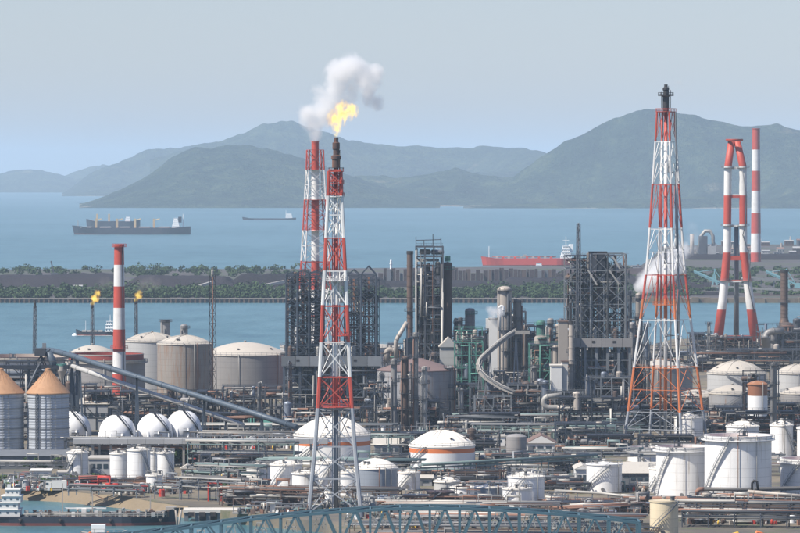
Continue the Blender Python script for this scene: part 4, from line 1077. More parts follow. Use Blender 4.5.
# ---- grain silos and the head-house bridge above them
def silo(label, cx, w, yp, ye, yb):
    D = gd(yb); k = w / 2 / F; r = k * D / (1 - k); Dc = D + r; c = Vector((X(cx, Dc), Dc, GZ)); He, Hp = Z(ye, Dc) - GZ, Z(yp, Dc) - GZ
    root = thing('grain_silo', label, 'silo', c, 'corrugated silos')
    prof = []; z = 0; n = int(He / .85)
    for i in range(n): prof += [(r, He * i / n), (r + .09, He * (i + .5) / n)]
    prof.append((r, He)); MB().lathe(c, prof, 40, smooth_prof=False).build('shell', 'silo', root)
    for i in range(6): MB().lathe(c + Vector((0, 0, He * (i + .5) / 6)), [(r + .1, 0), (r + .2, 0), (r + .2, .25), (r + .1, .25)], 40).build('hoop', 'galv', root)
    rf = MB().lathe(c + Vector((0, 0, He)), [(r, -.2), (r + .45, -.25), (r + .45, 0), (.9, Hp - He), (.9, Hp - He + .8), (0, Hp - He + 1.)], 40).build('roof', 'silocone', root)
    for i in range(20):
        a = 2 * math.pi * i / 20; MB().beam((c.x + r * math.sin(a), c.y - r * math.cos(a), c.z + He + .25), (c.x + .9 * math.sin(a), c.y - .9 * math.cos(a), c.z + Hp + .12), .16).build('rib', 'silocone', rf)
    m = MB()
    for i in range(5):
        a = R(-32 + 14 * i); 
        x, y = c.x + (r + .25) * math.sin(a), c.y - (r + .25) * math.cos(a); m.beam((x, y, GZ), (x, y, GZ + He), .16)
    m.build('stiffeners', 'galv', root)
    a = R(-25); x, y = c.x + (r + .5) * math.sin(a), c.y - (r + .5) * math.cos(a)
    MB().beam((x, y, GZ), (x, y, GZ + He), .4).build('ladder', 'steel', root)
silo('corrugated silo with rusty cone roof cut by the left edge', 0.5, 46, 371, 392.5, 455)
silo('whole corrugated silo with rusty cone roof, right of its twin', 47.8, 41.5, 371, 392.5, 455)
hb = thing('silo_head_bridge', 'elevated steel bridge with hoppers above the two silos', 'conveyor bridge', (X(25, 1475), 1475, GZ))
D = 1476.
MB().box((X(28, D), D, Z(367, D)), (X(68, D) - X(-14, D), 3., 1.3)).build('bridge_girder', 'steeld', hb)
for i in range(11):
    x = X(-12 + i * 8, D); bar(hb, 'railing_post', (x, D - 1.6, Z(365, D)), (x, D - 1.6, Z(360.5, D)), .16, 'steel')
bar(hb, 'railing', (X(-14, D), D - 1.6, Z(361, D)), (X(68, D), D - 1.6, Z(361, D)), .16, 'steel')
for a, b in ((30, 46), (45, 36), (36, 50), (48, 30)): bar(hb, 'tower_leg', (X(a, D), D, Z(370, D)), (X(b if b > 40 else 38, D), D, Z(349, D)), .4, 'steeld')
for a in (28, 50, 71, 76): bar(hb, 'support_column', (X(a, D), D + 2, GZ), (X(a, D), D + 2, Z(360, D)), .8, 'steelb')
MB().box((X(40, D), D, Z(352, D)), (3.6, 3, 2.6)).build('drive_house', 'steel', hb)
MB().box((X(44, D), D, Z(347, D)), (1.2, 1.2, 2.6)).build('motor_post', 'galv', hb)
MB().path([at(48, 352, D), at(53, 362, D), at(55, 374, D)], [1.2, 1.3, .6], 8).build('chute', 'convey', hb)
MB().lathe(at(61.5, 380.5, D), [(.3, 0), (1.7, 3.2), (1.7, 5.2), (0, 5.3)], 12).build('hopper', 'beige', hb)
MB().lathe(at(61.5, 365.8, D), [(1.75, 0), (1.75, .6), (0, .7)], 12).build('hopper_lid', 'green', hb)
MB().path([at(28, 388, D - 6), at(36, 371, D - 3), at(42, 360, D)], .35, 6).build('spout', 'steel', hb)

# ---- gas spheres
def sphere(label, cx, cyy, rpx, D):
    c = at(cx, cyy, D); r = rpx * D / F; root = thing('gas_sphere', label, 'gas sphere', (c.x, c.y, GZ), 'white gas spheres')
    m = MB().lathe(c, [(max(.01, r * math.sin(math.pi * i / 24)), -r * math.cos(math.pi * i / 24)) for i in range(25)], 40, smooth_prof=True); m.build('shell', 'white_clean', root)
    for i in range(10):
        a = 2 * math.pi * (i + .5) / 10; x, y = c.x + r * 1.0 * math.sin(a), c.y - r * 1.0 * math.cos(a)
        pipe(root, [(x, y, GZ), (x, y, c.z)], .3, 'white_clean', 'leg', 8)
    pts = []
    for i in range(15):
        t = i / 14; a = R(-8 + 62 * t); el = R(86 - 92 * t); pts.append(c + Vector((math.sin(a) * math.cos(el), -math.cos(a) * math.cos(el), math.sin(el))) * (r + .35))
    m = MB()
    for A, B in zip(pts, pts[1:]): m.beam(A, B, .75, .18)
    st = m.build('stair', 'steeld', root)
    MB().path([p + Vector((0, 0, 1)) for p in pts], .1, 4).build('stair_rail', 'steeld', st)
    platform(root, c, .3, 1.6, c.z + r + .05, 0, 360, 'steel')
    pipe(root, [(c.x, c.y, c.z + r), (c.x, c.y, c.z + r + 2.2), (c.x - 3, c.y, c.z + r + 2.2)], .2, 'pipe')
    a = c + Vector((r * .25, -r * .99, -r * .15)); MB().box(a, (2.4, 1.2, .2)).beam(a + Vector((-1.1, -.5, 0)), a + Vector((-1.1, -.5, -6)), .15).beam(a + Vector((1.1, -.5, 0)), a + Vector((1.1, -.5, -6)), .15).box(a + Vector((0, -.5, .9)), (2.4, .1, .1)).build('side_platform', 'steel', root)
sphere('white gas sphere half hidden behind the right-hand silo', 72, 429, 18.5, 1478)
sphere('white gas sphere below the striped chimney, left of two neighbours', 117.5, 432.5, 18.3, 1400)
sphere('middle white gas sphere of the three in a row', 154.5, 430.5, 17.6, 1405)
sphere('rightmost white gas sphere, under the long conveyor', 183.5, 427.5, 17.6, 1410)

# ---- blue truss bridge across the inlet in front
def truss_bridge():
    D0, D1 = 1004., 1013.
    top = lambda px: np.interp(px, [120, 160, 200, 260, 330, 400, 440, 480, 540, 600, 642], [537, 531.5, 526, 518.5, 512.5, 508.6, 508, 509.2, 512.8, 518.2, 523])
    root = thing('truss_bridge', 'blue steel truss bridge with arched top chord along the bottom edge', 'bridge', (X(400, D0), (D0 + D1) / 2, 0))
    st = np.arange(100, 643, 30.0); st = np.append(st[:-1], 640.)
    zb = 8.8
    for D in (D0, D1):
        tp = [Vector((X(p, D0), D, Z(top(p), D0))) for p in st]; bt = [Vector((v.x, D, zb)) for v in tp]
        for a, b in zip(tp, tp[1:]): bar(root, 'top_chord', a, b, .6, 'bridge', .6)
        for a, b in zip(bt, bt[1:]): bar(root, 'bottom_chord', a, b, .8, 'bridge')
        for i in range(len(tp)): bar(root, 'vertical_post', bt[i], tp[i], .5 if 0 < i < len(tp) - 1 else .8, 'bridge')
        for i in range(len(tp) - 1):
            m_ = (tp[i] + tp[i + 1]) / 2
            bar(root, 'diagonal', bt[i], m_, .42, 'bridge'); bar(root, 'diagonal', bt[i + 1], m_, .42, 'bridge')
    for i, p in enumerate(st):
        a, b = Vector((X(p, D0), D0, Z(top(p), D0))), Vector((X(p, D0), D1, Z(top(p), D0)))
        bar(root, 'top_tie', a, b, .4, 'bridge')
        if i + 1 < len(st):
            c = Vector((X(st[i + 1], D0), D1, Z(top(st[i + 1]), D0))); bar(root, 'lateral_brace', a, c, .3, 'bridge')
        # pale frame that carries the belt housing
        z = Z(top(p), D0) - 1.0; x = X(p, D0) + 2.2
        if 0 < i < len(st) - 1:
            m = MB()
            for dx, dx2 in ((-1.5, -.7), (1.5, .7), (-.7, .2), (.7, -.2)): m.beam((x + dx, D0 + 4.5, z - 2.8), (x + dx2, D0 + 4.5, z), .2)
            m.beam((x - .9, D0 + 4.5, z), (x + .9, D0 + 4.5, z), .25).beam((x - 1.5, D0 + 4.5, z - 1.6), (x + 1.5, D0 + 4.5, z - 1.6), .2).build('belt_frame', 'pipel', root)
    a, b = X(100, D0), X(640, D0)
    MB().box(((a + b) / 2, (D0 + D1) / 2, zb - .2), (b - a, D1 - D0 - .6, .4)).build('deck', 'roofd', root)
    for px in (104, 370, 636):
        MB().box((X(px, D0), (D0 + D1) / 2, 3.6), (3.4, D1 - D0 + 2, 9.4)).build('pier', 'conc', root)
truss_bridge()
# ================================================================ TANKS
T = tank
# right foreground
T('largest white open-top tank with rusty rim at lower right', 738.5, 67, 435, 504, 'open', stair=-78, run=62, pipes=2, rail=False)
T('tall white open-top tank left of the largest one, stair at its left', 684, 55, 446, 499, 'open', stair=-78, run=50, rail=False)
T('white open-top tank cut by the right edge', 808, 54, 458, 500, 'open', stair=-75, run=60, rail=False)
T('white cone-roof tank with diagonal stair beside the dark-fronted shed', 604.5, 35.5, 463.5, 493.5, 'cone', .6, stair=-80, run=95, rmat='white')
T('slim white tank squeezed between the shed and the tall open-top tank', 662, 25, 468, 494, 'cone', 1.0, stair=-70)
T('low wide white tank just left of the splayed flare tower feet', 645, 34, 447, 463, 'open', stair=0, rail=False)
T('small white domed tank right behind the largest open-top tank', 743, 33, 426, 447, 'dome', 1.7, stair=-70)
T('white domed tank with stair at right, behind the largest open-top tank', 782, 23, 425, 457, 'dome', 1.4, stair=75)
T('narrow white tank cut by the right edge beside the domed tank', 807, 19, 428, 458, 'dome', 1.0, stair=0)
T('cream yellow tank at the bottom edge', 664.5, 28.5, 500.5, 537, 'cone', .35, 'cream', 'cream', stair=-72, run=120, pipes=0, rail=False)
T('white tank standing under the splayed flare tower', 689, 29, 417, 444, 'cone', 1.2, stair=0)
T('white cylinder with rusty domed top beside a grey pipe column', 758, 20, 384, 434, 'dome', 1.2, 'white', 'rim', stair=0, rail=False, nozzle=False, stripe=(384, 395.5, (.26, .11, .055)))
T('wide grey-white domed tank below the twin-legged chimney', 737, 59, 373, 392, 'dome', 5.0, 'offwhite', 'roofgrey', stair=45, ribs=10)
T('grey-white domed tank cut by the right edge below the bent duct', 797, 44, 373, 395, 'dome', 3.4, 'offwhite', 'roofgrey', stair=0, ribs=8)
T('grey domed tank in front of the wide grey-white one', 733, 48, 393, 418, 'dome', 3.0, 'rusttank', 'roofgrey', stair=-50)
T('grey domed tank at the right edge behind the grey pipe column', 801, 40, 393, 417, 'dome', 2.4, 'greytank', 'roofgrey', stair=0)
T('low grey domed tank seen through the splayed flare tower legs', 697, 46, 396, 416, 'dome', 2.4, 'greytank', 'roofgrey', stair=-40)
T('wide flat-roofed grey tank behind the splayed flare tower', 660, 66, 367, 397, 'cone', 3.2, 'greytank', 'roofgrey', stair=0)
# centre
T('white domed tank with orange stripe behind the front flare tower', 332, 77, 434.5, 466, 'dome', 5.6, stair=-70, run=62, stripe=(440, 444.5, (.60, .17, .05)), ribs=24, pipes=0)
T('white domed tank with orange stripe standing clear, right of the front flare tower', 442, 66, 445, 472, 'dome', 4.4, stair=-80, run=50, stripe=(447.3, 451.6, (.60, .17, .05)), ribs=20, pipes=0)
T('large grey tank with brown conical roof, rust streaks', 417, 79, 369.5, 426, 'cone', 4.6, 'rusttank', 'rustroof', stair=60, rail=False)
T('grey panelled tank with pale domed roof right of the front flare feet', 376, 43, 467.5, 498, 'dome', 2.6, 'clad', 'roofwhite', stair=0, pipes=3)
T('short white tank, leftmost of the cluster before the front flare', 258, 23.5, 466, 483, 'dome', .9, stair=0)
T('middle-sized white tank, second of the cluster before the front flare', 286, 32, 464, 493, 'dome', 1.2, stair=-70)
T('small white tank in front of the cluster, left of the front flare feet', 305, 26, 473, 495, 'dome', .8, stair=70)
T('white tank seen between the front flare legs', 329, 30, 462.5, 495, 'dome', 1.0, stair=-60)
T('narrow white vessel at the foot of the front flare riser', 330.5, 11, 492, 511, 'dome', .6, stair=0, rail=False, pipes=0)
T('white tank behind the right leg of the front flare', 349, 23, 472, 497, 'dome', .8, stair=0)
T('white tank right of the grey panelled tank', 409, 22, 472, 491, 'cone', .8, stair=-60)
T('pale low tank with domed roof in front of the clear orange-striped tank', 447, 26, 481, 493, 'dome', 1.2, 'offwhite', 'roofwhite', stair=0)
T('low white tank next to the pale low tank, centre bottom', 463, 25, 487, 498, 'dome', .8, stair=0)
T('ribbed light grey tank, right of the low white one, centre bottom', 489, 30, 486.5, 507, 'cone', .8, 'clad', 'roofwhite', stair=0, pipes=3)
T('tallest white tank above the bridge, yellow railing on top', 526, 37, 476, 507, 'cone', 1.3, stair=-75)
T('white tank in front of the tallest one above the bridge', 517.5, 29.5, 488, 510, 'cone', .5, stair=-80, run=60)
T('small white tank right of the pair above the bridge', 556, 19, 496, 509, 'cone', .5, stair=-60)
T('brown concrete tank with diagonal stair above the bridge', 441, 28, 491, 509, 'cone', .3, 'brown', 'rustroof', stair=-80, run=80, rail=False, nozzle=False)
T('small brown tank beside the ribbed grey one above the bridge', 480, 19, 500, 510, 'cone', .3, 'brown', 'rustroof', stair=-75, run=80, rail=False, nozzle=False)
# left
T('lone white tank right below the silos', 77.5, 21, 452, 477, 'dome', .9, stair=-75)
T('white tank, left end of the tall group on the left', 119, 19, 453, 486, 'dome', .7, stair=0)
T('largest white tank of the tall group on the left', 138.5, 23, 449.5, 488, 'dome', .8, stair=80)
T('thin white tank squeezed behind the tall group on the left', 153, 15, 452, 483, 'dome', .6, stair=0)
T('white tank with dark diagonal stair, right end of the tall group', 165.5, 17, 452.5, 485, 'dome', .7, stair=82, run=90)
T('small low white tank before the tall group on the left', 154, 16.5, 475, 492, 'dome', .6, stair=0)
T('white domed tank left of the brown streaked tank', 152, 54, 341, 396, 'dome', 3.4, 'offwhite', 'roofgrey', stair=0, ribs=10)
T('brown streaked domed tank left of the slim lattice mast', 184.5, 55, 343.5, 402, 'dome', 3.2, 'browntank', 'roofgrey', stair=0, ribs=10, pipes=3)
T('huge grey tank with pale domed roof behind the slim lattice mast', 245, 86, 354, 398, 'dome', 4.8, 'greytank', 'roofgrey', stair=0, pipes=3)
T('wide tank with red-brown roof rim crossed by the conveyors', 106, 78, 359, 408, 'open', None, 'greytank', 'roofgrey', stair=0, rail=False, girder='roofgrey')
T('wide open-top tank with pale rim behind the silos', 22, 100, 356, 405, 'open', None, 'offwhite', 'roofgrey', stair=0, rail=False, girder='roofgrey')
T('low grey domed tank behind the red-brown rimmed one', 92, 46, 353, 385, 'dome', 3.4, 'offwhite', 'roofgrey', stair=0)
T('wide pale flat tank behind the dark coker', 340, 120, 346, 372, 'cone', 2.4, 'offwhite', 'roofgrey', stair=0, nozzle=False)
T('pale tank at the shore left of the twin-legged chimney', 590, 60, 352, 372, 'cone', 2.2, 'greytank', 'roofgrey', stair=0)
# red rim boards of the crossed tank
rb = thing('floating_seal', 'red-brown floating-roof seal band inside the wide crossed tank', 'roof seal', (X(106, 1730), 1730, Z(359, 1730)))
kk = 39 / F; r_ = kk * gd(408) / (1 - kk); cc = Vector((X(106, gd(408) + r_), gd(408) + r_, Z(359, gd(408) + r_)))
MB().lathe(cc, [(r_ - .6, -1.), (r_ - .6, 2.0), (r_ - .9, 2.0), (r_ - .9, -1.)], 48).build('band', pm('seal_red', (.28, .06, .05), .7), rb)
MB().lathe(cc + Vector((0, 0, 1.9)), [(r_ - .6, .0), (r_ - .45, .0), (r_ - .45, .3), (r_ - .6, .3)], 48).build('band_lip', 'pipel', rb)
# drums on and beside things
def drum(label, cx, w, yt, yb, mat, D=None, head='dome', group=None):
    D = D or gd(yb); r = w / 2 * D / F; c = Vector((X(cx, D), D, GZ if D is None else max(GZ, Z(yb, D)))); H = Z(yt, D) - c.z
    t = thing('small_drum', label, 'drum', c, group)
    MB().lathe(c, [(r, 0), (r, H * .9), (r * .7, H * .97), (0, H)], 16).build('shell', mat, t)
    MB().lathe(c + Vector((0, 0, H * .5)), [(r + .005, 0), (r + .07, 0), (r + .07, .15), (r + .005, .15)], 16).build('hoop', mat, t)
    return t
drum('small bright red drum by the quay', 161.5, 6.5, 489, 496.5, 'red')
drum('rust-red drum left of the white hut by the silos', 25, 10, 471.5, 481, 'deck_r')
drum('grey hopper-shaped vessel beside the white gabled house', 516.5, 20.5, 433.5, 463, 'greytank')

# ================================================================ COLUMNS
C = column
C('grey vessel topped by a green mast behind the brown streaked tank', 165, 9.5, 320, 2080., 'greytank', 1, 1, head='open')
C('dark-collared vessel behind the slim lattice mast', 184, 7.5, 324, 2060., 'greytank', 2, 2)
C('tall beige column with railed top, thickest of the centre columns', 504.5, 14.5, 286, 1690., 'beige', 5, 3)
C('shorter beige column touching the thickest one on its right', 517.5, 8.5, 298, 1695., 'beige', 5, 4)
C('short column with rounded top right of the beige pair', 525, 5, 325, 1690., 'brown', 2, 5)
C('grey column with round top light left of the cream duct', 470, 10, 308, 1700., 'greytank', 4, 6, pmat='green')
C('thin dark column left of the green steelwork', 460.5, 5, 317, 1690., 'steel', 3, 7)
C('stout beige column with green collars, right of the curved conveyor', 540.5, 12.5, 335, 1620., 'beige', 6, 8, pmat='green')
C('green-platformed column head behind the stout beige column', 541, 9, 320, 1680., 'green', 3, 9, pmat='green')
C('slim grey column with domed cap right of the stout beige column', 550.5, 6.5, 318, 1640., 'greytank', 6, 10)
C('grey column just left of the splayed flare tower', 638.5, 6, 293, 1720., 'beige', 5, 11)
C('slim column between the right-hand coker and the splayed flare', 630, 4.5, 290, 1700., 'steel', 5, 12)
C('grey pipe column right of the rust-topped cylinder', 774, 6.5, 362, 1500., 'pipe', 4, 13)
C('thin grey column in front of the rusty-roofed tank, second of four', 405, 7, 356, 1530., 'brown', 4, 14)
C('grey pipe-like column before the rusty-roofed tank, leftmost of four', 394, 6, 358, 1525., 'pipe', 3, 15)
C('tall grey column before the rusty-roofed tank, third of four', 415.5, 5.4, 332, 1530., 'pipe', 4, 16)
C('pale short column before the rusty-roofed tank, rightmost of four', 424.5, 5.6, 366, 1525., 'pipel', 4, 17)
C('column with a green platform right below the slender dark stack', 409, 8, 338, 1660., 'steel', 3, 18, pmat='green')
C('white-topped small column behind the conveyor foot', 259.5, 3.6, 382, 1560., 'pipe', 3, 19)
C('thin column left of the dark coker', 290, 4, 362, 1620., 'brown', 4, 20)
C('round-capped grey vessel beside the bent duct at the right', 773, 9, 328, 2160., 'greytank', 3, 22)
C('thick vessel under the dark ribbed stack', 787, 15, 322, 2180., 'brown', 4, 23)
C('grey vessel at the right edge by the bent duct', 797, 8, 318, 2170., 'steel', 4, 24)
C('slim column left of the twin-legged chimney', 709, 3.5, 322, 2150., 'steel', 3, 25)

# ================================================================ PROCESS UNITS
U = unit
GP = ('pipe', 'pipel', 'green', 'piper', 'steel')
U('green-painted steel unit with pale pipes, left of the cream duct', 455, 483, 330, 405, 15, 7, 4, 'green', GP, 14, 34, 31, D=1642., vm=('cyl_dark', 'beige', 'pipel', 'galv'))
U('dark unit with rusty pipe below the green steelwork', 446, 490, 372, 415, 14, 4, 5, 'steelb', nv=10, npip=24, seed=32)
U('blue-green framed unit behind the beige columns', 497, 532, 340, 408, 16, 6, 4, 'steelm', GP, 12, 30, 33)
U('green frame around the stout beige column', 530, 560, 345, 412, 14, 6, 3, 'green', GP, 10, 26, 34, D=1611.)
U('cluttered pipe unit below the curved conveyor', 508, 548, 385, 428, 12, 4, 4, 'steelm', nv=12, npip=34, seed=35)
U('low cluttered unit left of the curved conveyor foot', 475, 512, 398, 432, 12, 3, 4, 'steelm', nv=12, npip=30, seed=36, vm=('cyl_dark', 'pipel', 'greytank', 'brown'))
U('unit with pale pipe loop in front of the right-hand coker', 546, 592, 392, 432, 12, 4, 5, 'steelm', nv=12, npip=32, seed=37)
U('multi-deck unit between the right-hand coker and the splayed flare', 590, 634, 378, 432, 14, 5, 4, 'steelm', nv=16, npip=36, seed=38)
U('dark unit behind the splayed flare tower', 628, 706, 395, 430, 14, 3, 6, 'steelb', nv=14, npip=30, seed=39)
U('dark piping unit left of the dark coker, under the huge grey tank', 222, 286, 388, 430, 14, 4, 6, 'steel', nv=16, npip=44, seed=40, vm=('cyl_dark', 'pipel', 'beige', 'brown'))
U('dark piping unit under the brown streaked tank', 176, 226, 392, 432, 14, 3, 5, 'steeld', nv=12, npip=32, seed=41)
U('dark framed unit behind the gas spheres', 84, 180, 392, 430, 12, 3, 8, 'steeld', nv=14, npip=30, seed=42)
U('cluttered unit at the foot of the rusty-roofed tank', 376, 450, 402, 436, 10, 3, 7, 'steeld', nv=18, npip=44, seed=43)
U('unit between the dark coker and the rusty-roofed tank', 366, 392, 380, 430, 12, 4, 3, 'steelb', nv=10, npip=22, seed=44)
U('low pipe unit in front of the dark coker', 280, 372, 408, 440, 9, 2, 8, 'steeld', nv=14, npip=34, seed=45)
U('grey unit behind the tall steel tower', 388, 416, 345, 400, 14, 5, 3, 'steel', GP, 10, 24, 46)
U('layered grey unit left of the twin-legged chimney feet', 690, 720, 334, 358, 18, 4, 4, 'steel', nv=10, npip=24, seed=47, vm=('pipel', 'beige', 'galv'))
U('dense brown unit between the twin-legged chimney feet', 716, 762, 338, 358, 20, 3, 5, 'brown', nv=14, npip=30, seed=48)
U('dense unit with many pipes at the right edge below the ribbed stack', 760, 806, 326, 360, 20, 5, 5, 'steel', nv=14, npip=36, seed=49)
U('low dark unit along the shore behind the right-hand tanks', 640, 700, 345, 366, 16, 2, 6, 'steel', nv=10, npip=24, seed=50)
U('pipe frame on top of the rust-topped cylinder group', 745, 772, 372, 430, 8, 5, 2, 'steeld', nv=3, npip=20, seed=51, D=1580.)
U('small dark unit right of the rusty-roofed tank', 454, 478, 385, 424, 12, 4, 3, 'steelb', nv=8, npip=20, seed=52)
U('low unit at the shore behind the centre columns', 440, 560, 350, 372, 16, 2, 9, 'steel', nv=12, npip=28, seed=53)
U('low dark unit at the right behind the white domed tank', 764, 806, 404, 430, 10, 3, 4, 'steeld', nv=8, npip=24, seed=54)
U('dark flat-topped frame right of the splayed flare foot', 702, 742, 408, 432, 16, 2, 5, 'steeld', nv=4, npip=18, seed=55, top_ves=False)
U('low piping unit right of the rust-roofed house', 556, 626, 424, 446, 10, 2, 7, 'steelb', ('pipeg', 'pipe', 'pipel', 'piper'), 10, 30, 56)

# ---- cream duct tower, pale gabled house, white block, bent ducts, curved conveyor
t = thing('duct_tower', 'cream square duct tower steaming above the green steelwork', 'duct tower', (X(492, 1650), 1650, GZ)); D = 1640.
MB().box((X(493.3, D), D + 2, (GZ + Z(319, D)) / 2), (3.1, 3.4, Z(319, D) - GZ)).build('shaft', 'walll', t)
MB().box((X(489, D), D + 1.9, Z(323.5, D)), (2.2, 3.0, 3.6)).build('side_outlet', 'walll', t)
MB().box((X(493.3, D), D + 2, Z(318.6, D)), (3.5, 3.8, .4)).build('rim', 'conc', t)
for a, b in ((488, 483), (496, 500), (490, 496)): bar(t, 'strut', (X(b, D), D - 1, GZ), (X(a, D), D, Z(372, D)), .5, 'galv')
shed('pale grey gabled house between the steel tower and green steelwork', 440, 457, 347, 412, 12, 'offwhite', 'roofgrey', 'y', 3.6, 0, False, name='filter_house', D=1660.)
shed('white block house beside the thin pale stack', 551, 562, 366, 396, 8, 'walll', 'conc_l', 'flat', win=0, door=False, name='block_house', D=1560.)
shed('beige block adjoining the white block house', 562.2, 568, 362, 396, 7, 'conc_l', 'brown', 'flat', win=1, door=False, name='block_house', D=1561.)
shed('small rusty box house left of the thin pale stack, on the coker table', 559, 568, 322, 338, 8, 'beige', 'brown', 'flat', win=1, door=False, name='box_house', D=1590.)
def duct(label, pts, r, mat, name='bent_duct'):
    P = [at(*p) for p in pts]; t = thing(name, label, 'duct', (P[0].x, P[0].y, GZ)); pipe(t, P, r, mat, 'tube', 14)
    for i in (1, len(P) - 2):
        d = (P[i + 1] - P[i]).normalized(); MB().path([P[i] + d * .4, P[i] + d * .9], r * 1.12, 14).build('flange', mat, t)
    for i in (0, -1): bar(t, 'support', (P[i].x, P[i].y + .1, GZ), P[i], .5, 'steel')
def arc(c, r, a0, a1, D, n=8): return [(c[0] + r * math.cos(R(a0 + (a1 - a0) * i / n)), c[1] - r * math.sin(R(a0 + (a1 - a0) * i / n)), D) for i in range(n + 1)]
duct('pale bent pipe lying in a U in front of the right-hand coker', [(562, 395, 1545)] + arc((549, 402), 5.5, 90, 270, 1545) + [(575, 407.5, 1545), (590, 407, 1545)], .95, 'pipel')
duct('big grey gooseneck duct at the right edge', [(766, 352, 2150), (766, 338, 2150)] + arc((772, 338), 6.5, 180, 90, 2150, 5) + [(783, 331, 2152)], 1.6, 'pipe')
duct('beige bent duct left of the slender dark stack', [(396, 358, 1560), (396, 341, 1560), (398, 337, 1560), (407, 322, 1560)], .75, 'beige')
duct('round beige duct elbow behind the rusty-roofed tank', [(387, 362, 1640), (387, 354, 1640)] + arc((390, 353), 3.4, 180, 60, 1640, 5) + [(396, 351, 1640)], 1.0, 'beige')
duct('white hooked vent pipe behind the cream duct tower', [(500, 330, 1680), (500, 309, 1680)] + arc((501.5, 308), 1.8, 180, 0, 1680, 6) + [(503.4, 316, 1680)], .5, 'white_clean')
def curved_conveyor():
    D = 1590.; pts = [(516, 331.5), (508, 336), (498, 343.5), (490, 350.5), (484, 356), (480, 361), (478.8, 366), (480.5, 371.5), (486, 377.5), (494, 383), (503, 388), (514, 392.5)]
    P = [at(x, y, D - 1.4 * i if i < 7 else D - 9 - (i - 6) * 1.4) for i, (x, y) in enumerate(pts)]
    t = thing('curved_conveyor', 'curved covered conveyor bending like a hook before the cream duct', 'conveyor', (P[6].x, P[6].y, GZ))
    m = MB(); m2 = MB(); m3 = MB()
    for a, b in zip(P, P[1:]): m.beam(a, b, 2.0, 1.3)
    m.build('trough', 'conc', t)
    for s in (-1, 1):
        q = [p + Vector((0, s * 1.05, .95)) for p in P]; MB().path(q, .18, 5).build('side_rail', 'pipel', t)
    MB().path([p + Vector((0, -1.15, .2)) for p in P], .2, 5).build('edge_strip', 'roofd', t)
    for i in (0, 3, 5, 8, 10):
        for dx in (-1.6, 1.6): bar(t, 'trestle_leg', (P[i].x + dx, P[i].y, GZ), (P[i].x, P[i].y, P[i].z - .6), .38, 'galv')
    MB().box(at(522, 332.5, D), (5.5, 3, 1.2)).build('head_platform', 'conc', t)
curved_conveyor()

# ================================================================ BUILDINGS
shed('white gabled house with brown roof in the centre', 527, 556, 443, 453, 14, 'walll', 'roofb', 'y', 2.6, 3)
shed('long shed with tan sheet roof and dark front', 622, 660, 473, 489, 20, 'roofd', 'roofs', 'x', 2.6, 5, wz=.7)
shed('pale narrow building left of the white tank with diagonal stair', 576, 590, 469, 488, 14, 'walll', 'roofs', 'y', 1.2, 2)
shed('small white hut left of the pale narrow building', 562, 572, 478, 484, 6, 'walll', 'roofs', 'x', 1., 2)
shed('long dark warehouse below the silos', -14, 66, 456, 469, 16, 'roofd', 'roofd', 'x', 1.5, 8, wz=.4, wcol='wall')
shed('grey building with blue windows right of the lone white tank', 88, 111, 459, 475, 12, 'wall', 'roofs', 'flat', win=3)
shed('white caravan-like hut below the dark warehouse', 30, 50, 471, 478.5, 6, 'walll', 'walll', 'flat', win=3)
shed('small white hut right of the caravan-like hut', 57, 66, 473, 479, 5, 'walll', 'roofs', 'flat', win=1)
shed('little beige gabled hut right of the tall white tank group', 181, 192, 468.5, 476, 6, 'conc_l', 'roofs', 'y', 1.2, 1)
shed('flat white building behind the low centre tanks', 455, 480, 463, 468, 8, 'walll', 'roofs', 'flat', win=4)
shed('grey hut in front of the clear orange-striped tank', 420, 432, 478, 486, 6, 'wall', 'roofs', 'x', .8, 1)
shed('long white low building before the right-hand coker', 541, 600, 426, 433, 8, 'walll', 'conc_l', 'flat', win=7)
shed('grey shed behind the gas spheres', 80, 108, 404, 430, 10, 'wall', 'roofs', 'x', 2., 4)
shed('white hut with windows beside the spheres, under the conveyor', 110, 124, 402, 425, 8, 'walll', 'roofs', 'flat', win=3, D=1570.)
shed('small grey pump house right of the long shed', 700, 712, 480, 492, 8, 'wall', 'roofs', 'flat', win=1)
shed('green-roofed shed under the conveyor end', 246, 272, 424, 434, 8, 'wall', 'green', 'x', 2.2, 4, D=1530.)
shed('control building left of the lowest tanks', 236, 252, 485, 491, 6, 'conc_l', 'roofs', 'flat', win=2)
shed('pale control house behind the clear orange-striped tank', 480, 505, 437, 446, 10, 'walll', 'roofs', 'flat', win=4)
shed('grey shed between the two orange-striped tanks', 374, 402, 444, 456, 10, 'wall', 'roofs', 'x', 1.6, 4)

# ================================================================ PIPE RACKS
PG = ('pipeg', 'pipeg', 'pipe', 'pipel', 'galv')
K = rack
K('elevated dark rack in front of the gas spheres', (66, 1375), (205, 1370), 8.2, 5, 7, 1, fm='steel', pal=('steel', 'pipe', 'steeld', 'pipel'), seed=1, wm=.6)
K('pale green rack right of the gas spheres', (190, 1365), (296, 1358), 8.0, 6, 8, 2, fm='pipeg', pal=PG, seed=2)
K('second pale green rack below the conveyor end', (196, 1400), (300, 1395), 8.6, 6, 8, 2, fm='galv', pal=PG, seed=3)
K('pale green rack between the two orange-striped tanks', (368, 1400), (412, 1398), 8, 6, 8, 2, fm='pipeg', pal=PG, seed=4)
K('long pale green rack right of the clear orange-striped tank', (474, 1500), (640, 1496), 5.5, 8, 9, 2, fm='pipeg', pal=PG, seed=5)
K('long pale green pipe bridge crossing the centre, rising right', (414, 1290), (596, 1336), 5.2, 3, 4, 1, fm='pipeg', pal=('pipeg', 'pipeg', 'galv'), seed=6, rmax=.5)
K('rack with white pipes left of the dark-fronted shed', (566, 1376), (640, 1372), 5.0, 7, 9, 2, fm='galv', pal=('pipel', 'pipel', 'pipeg', 'pipe'), seed=7)
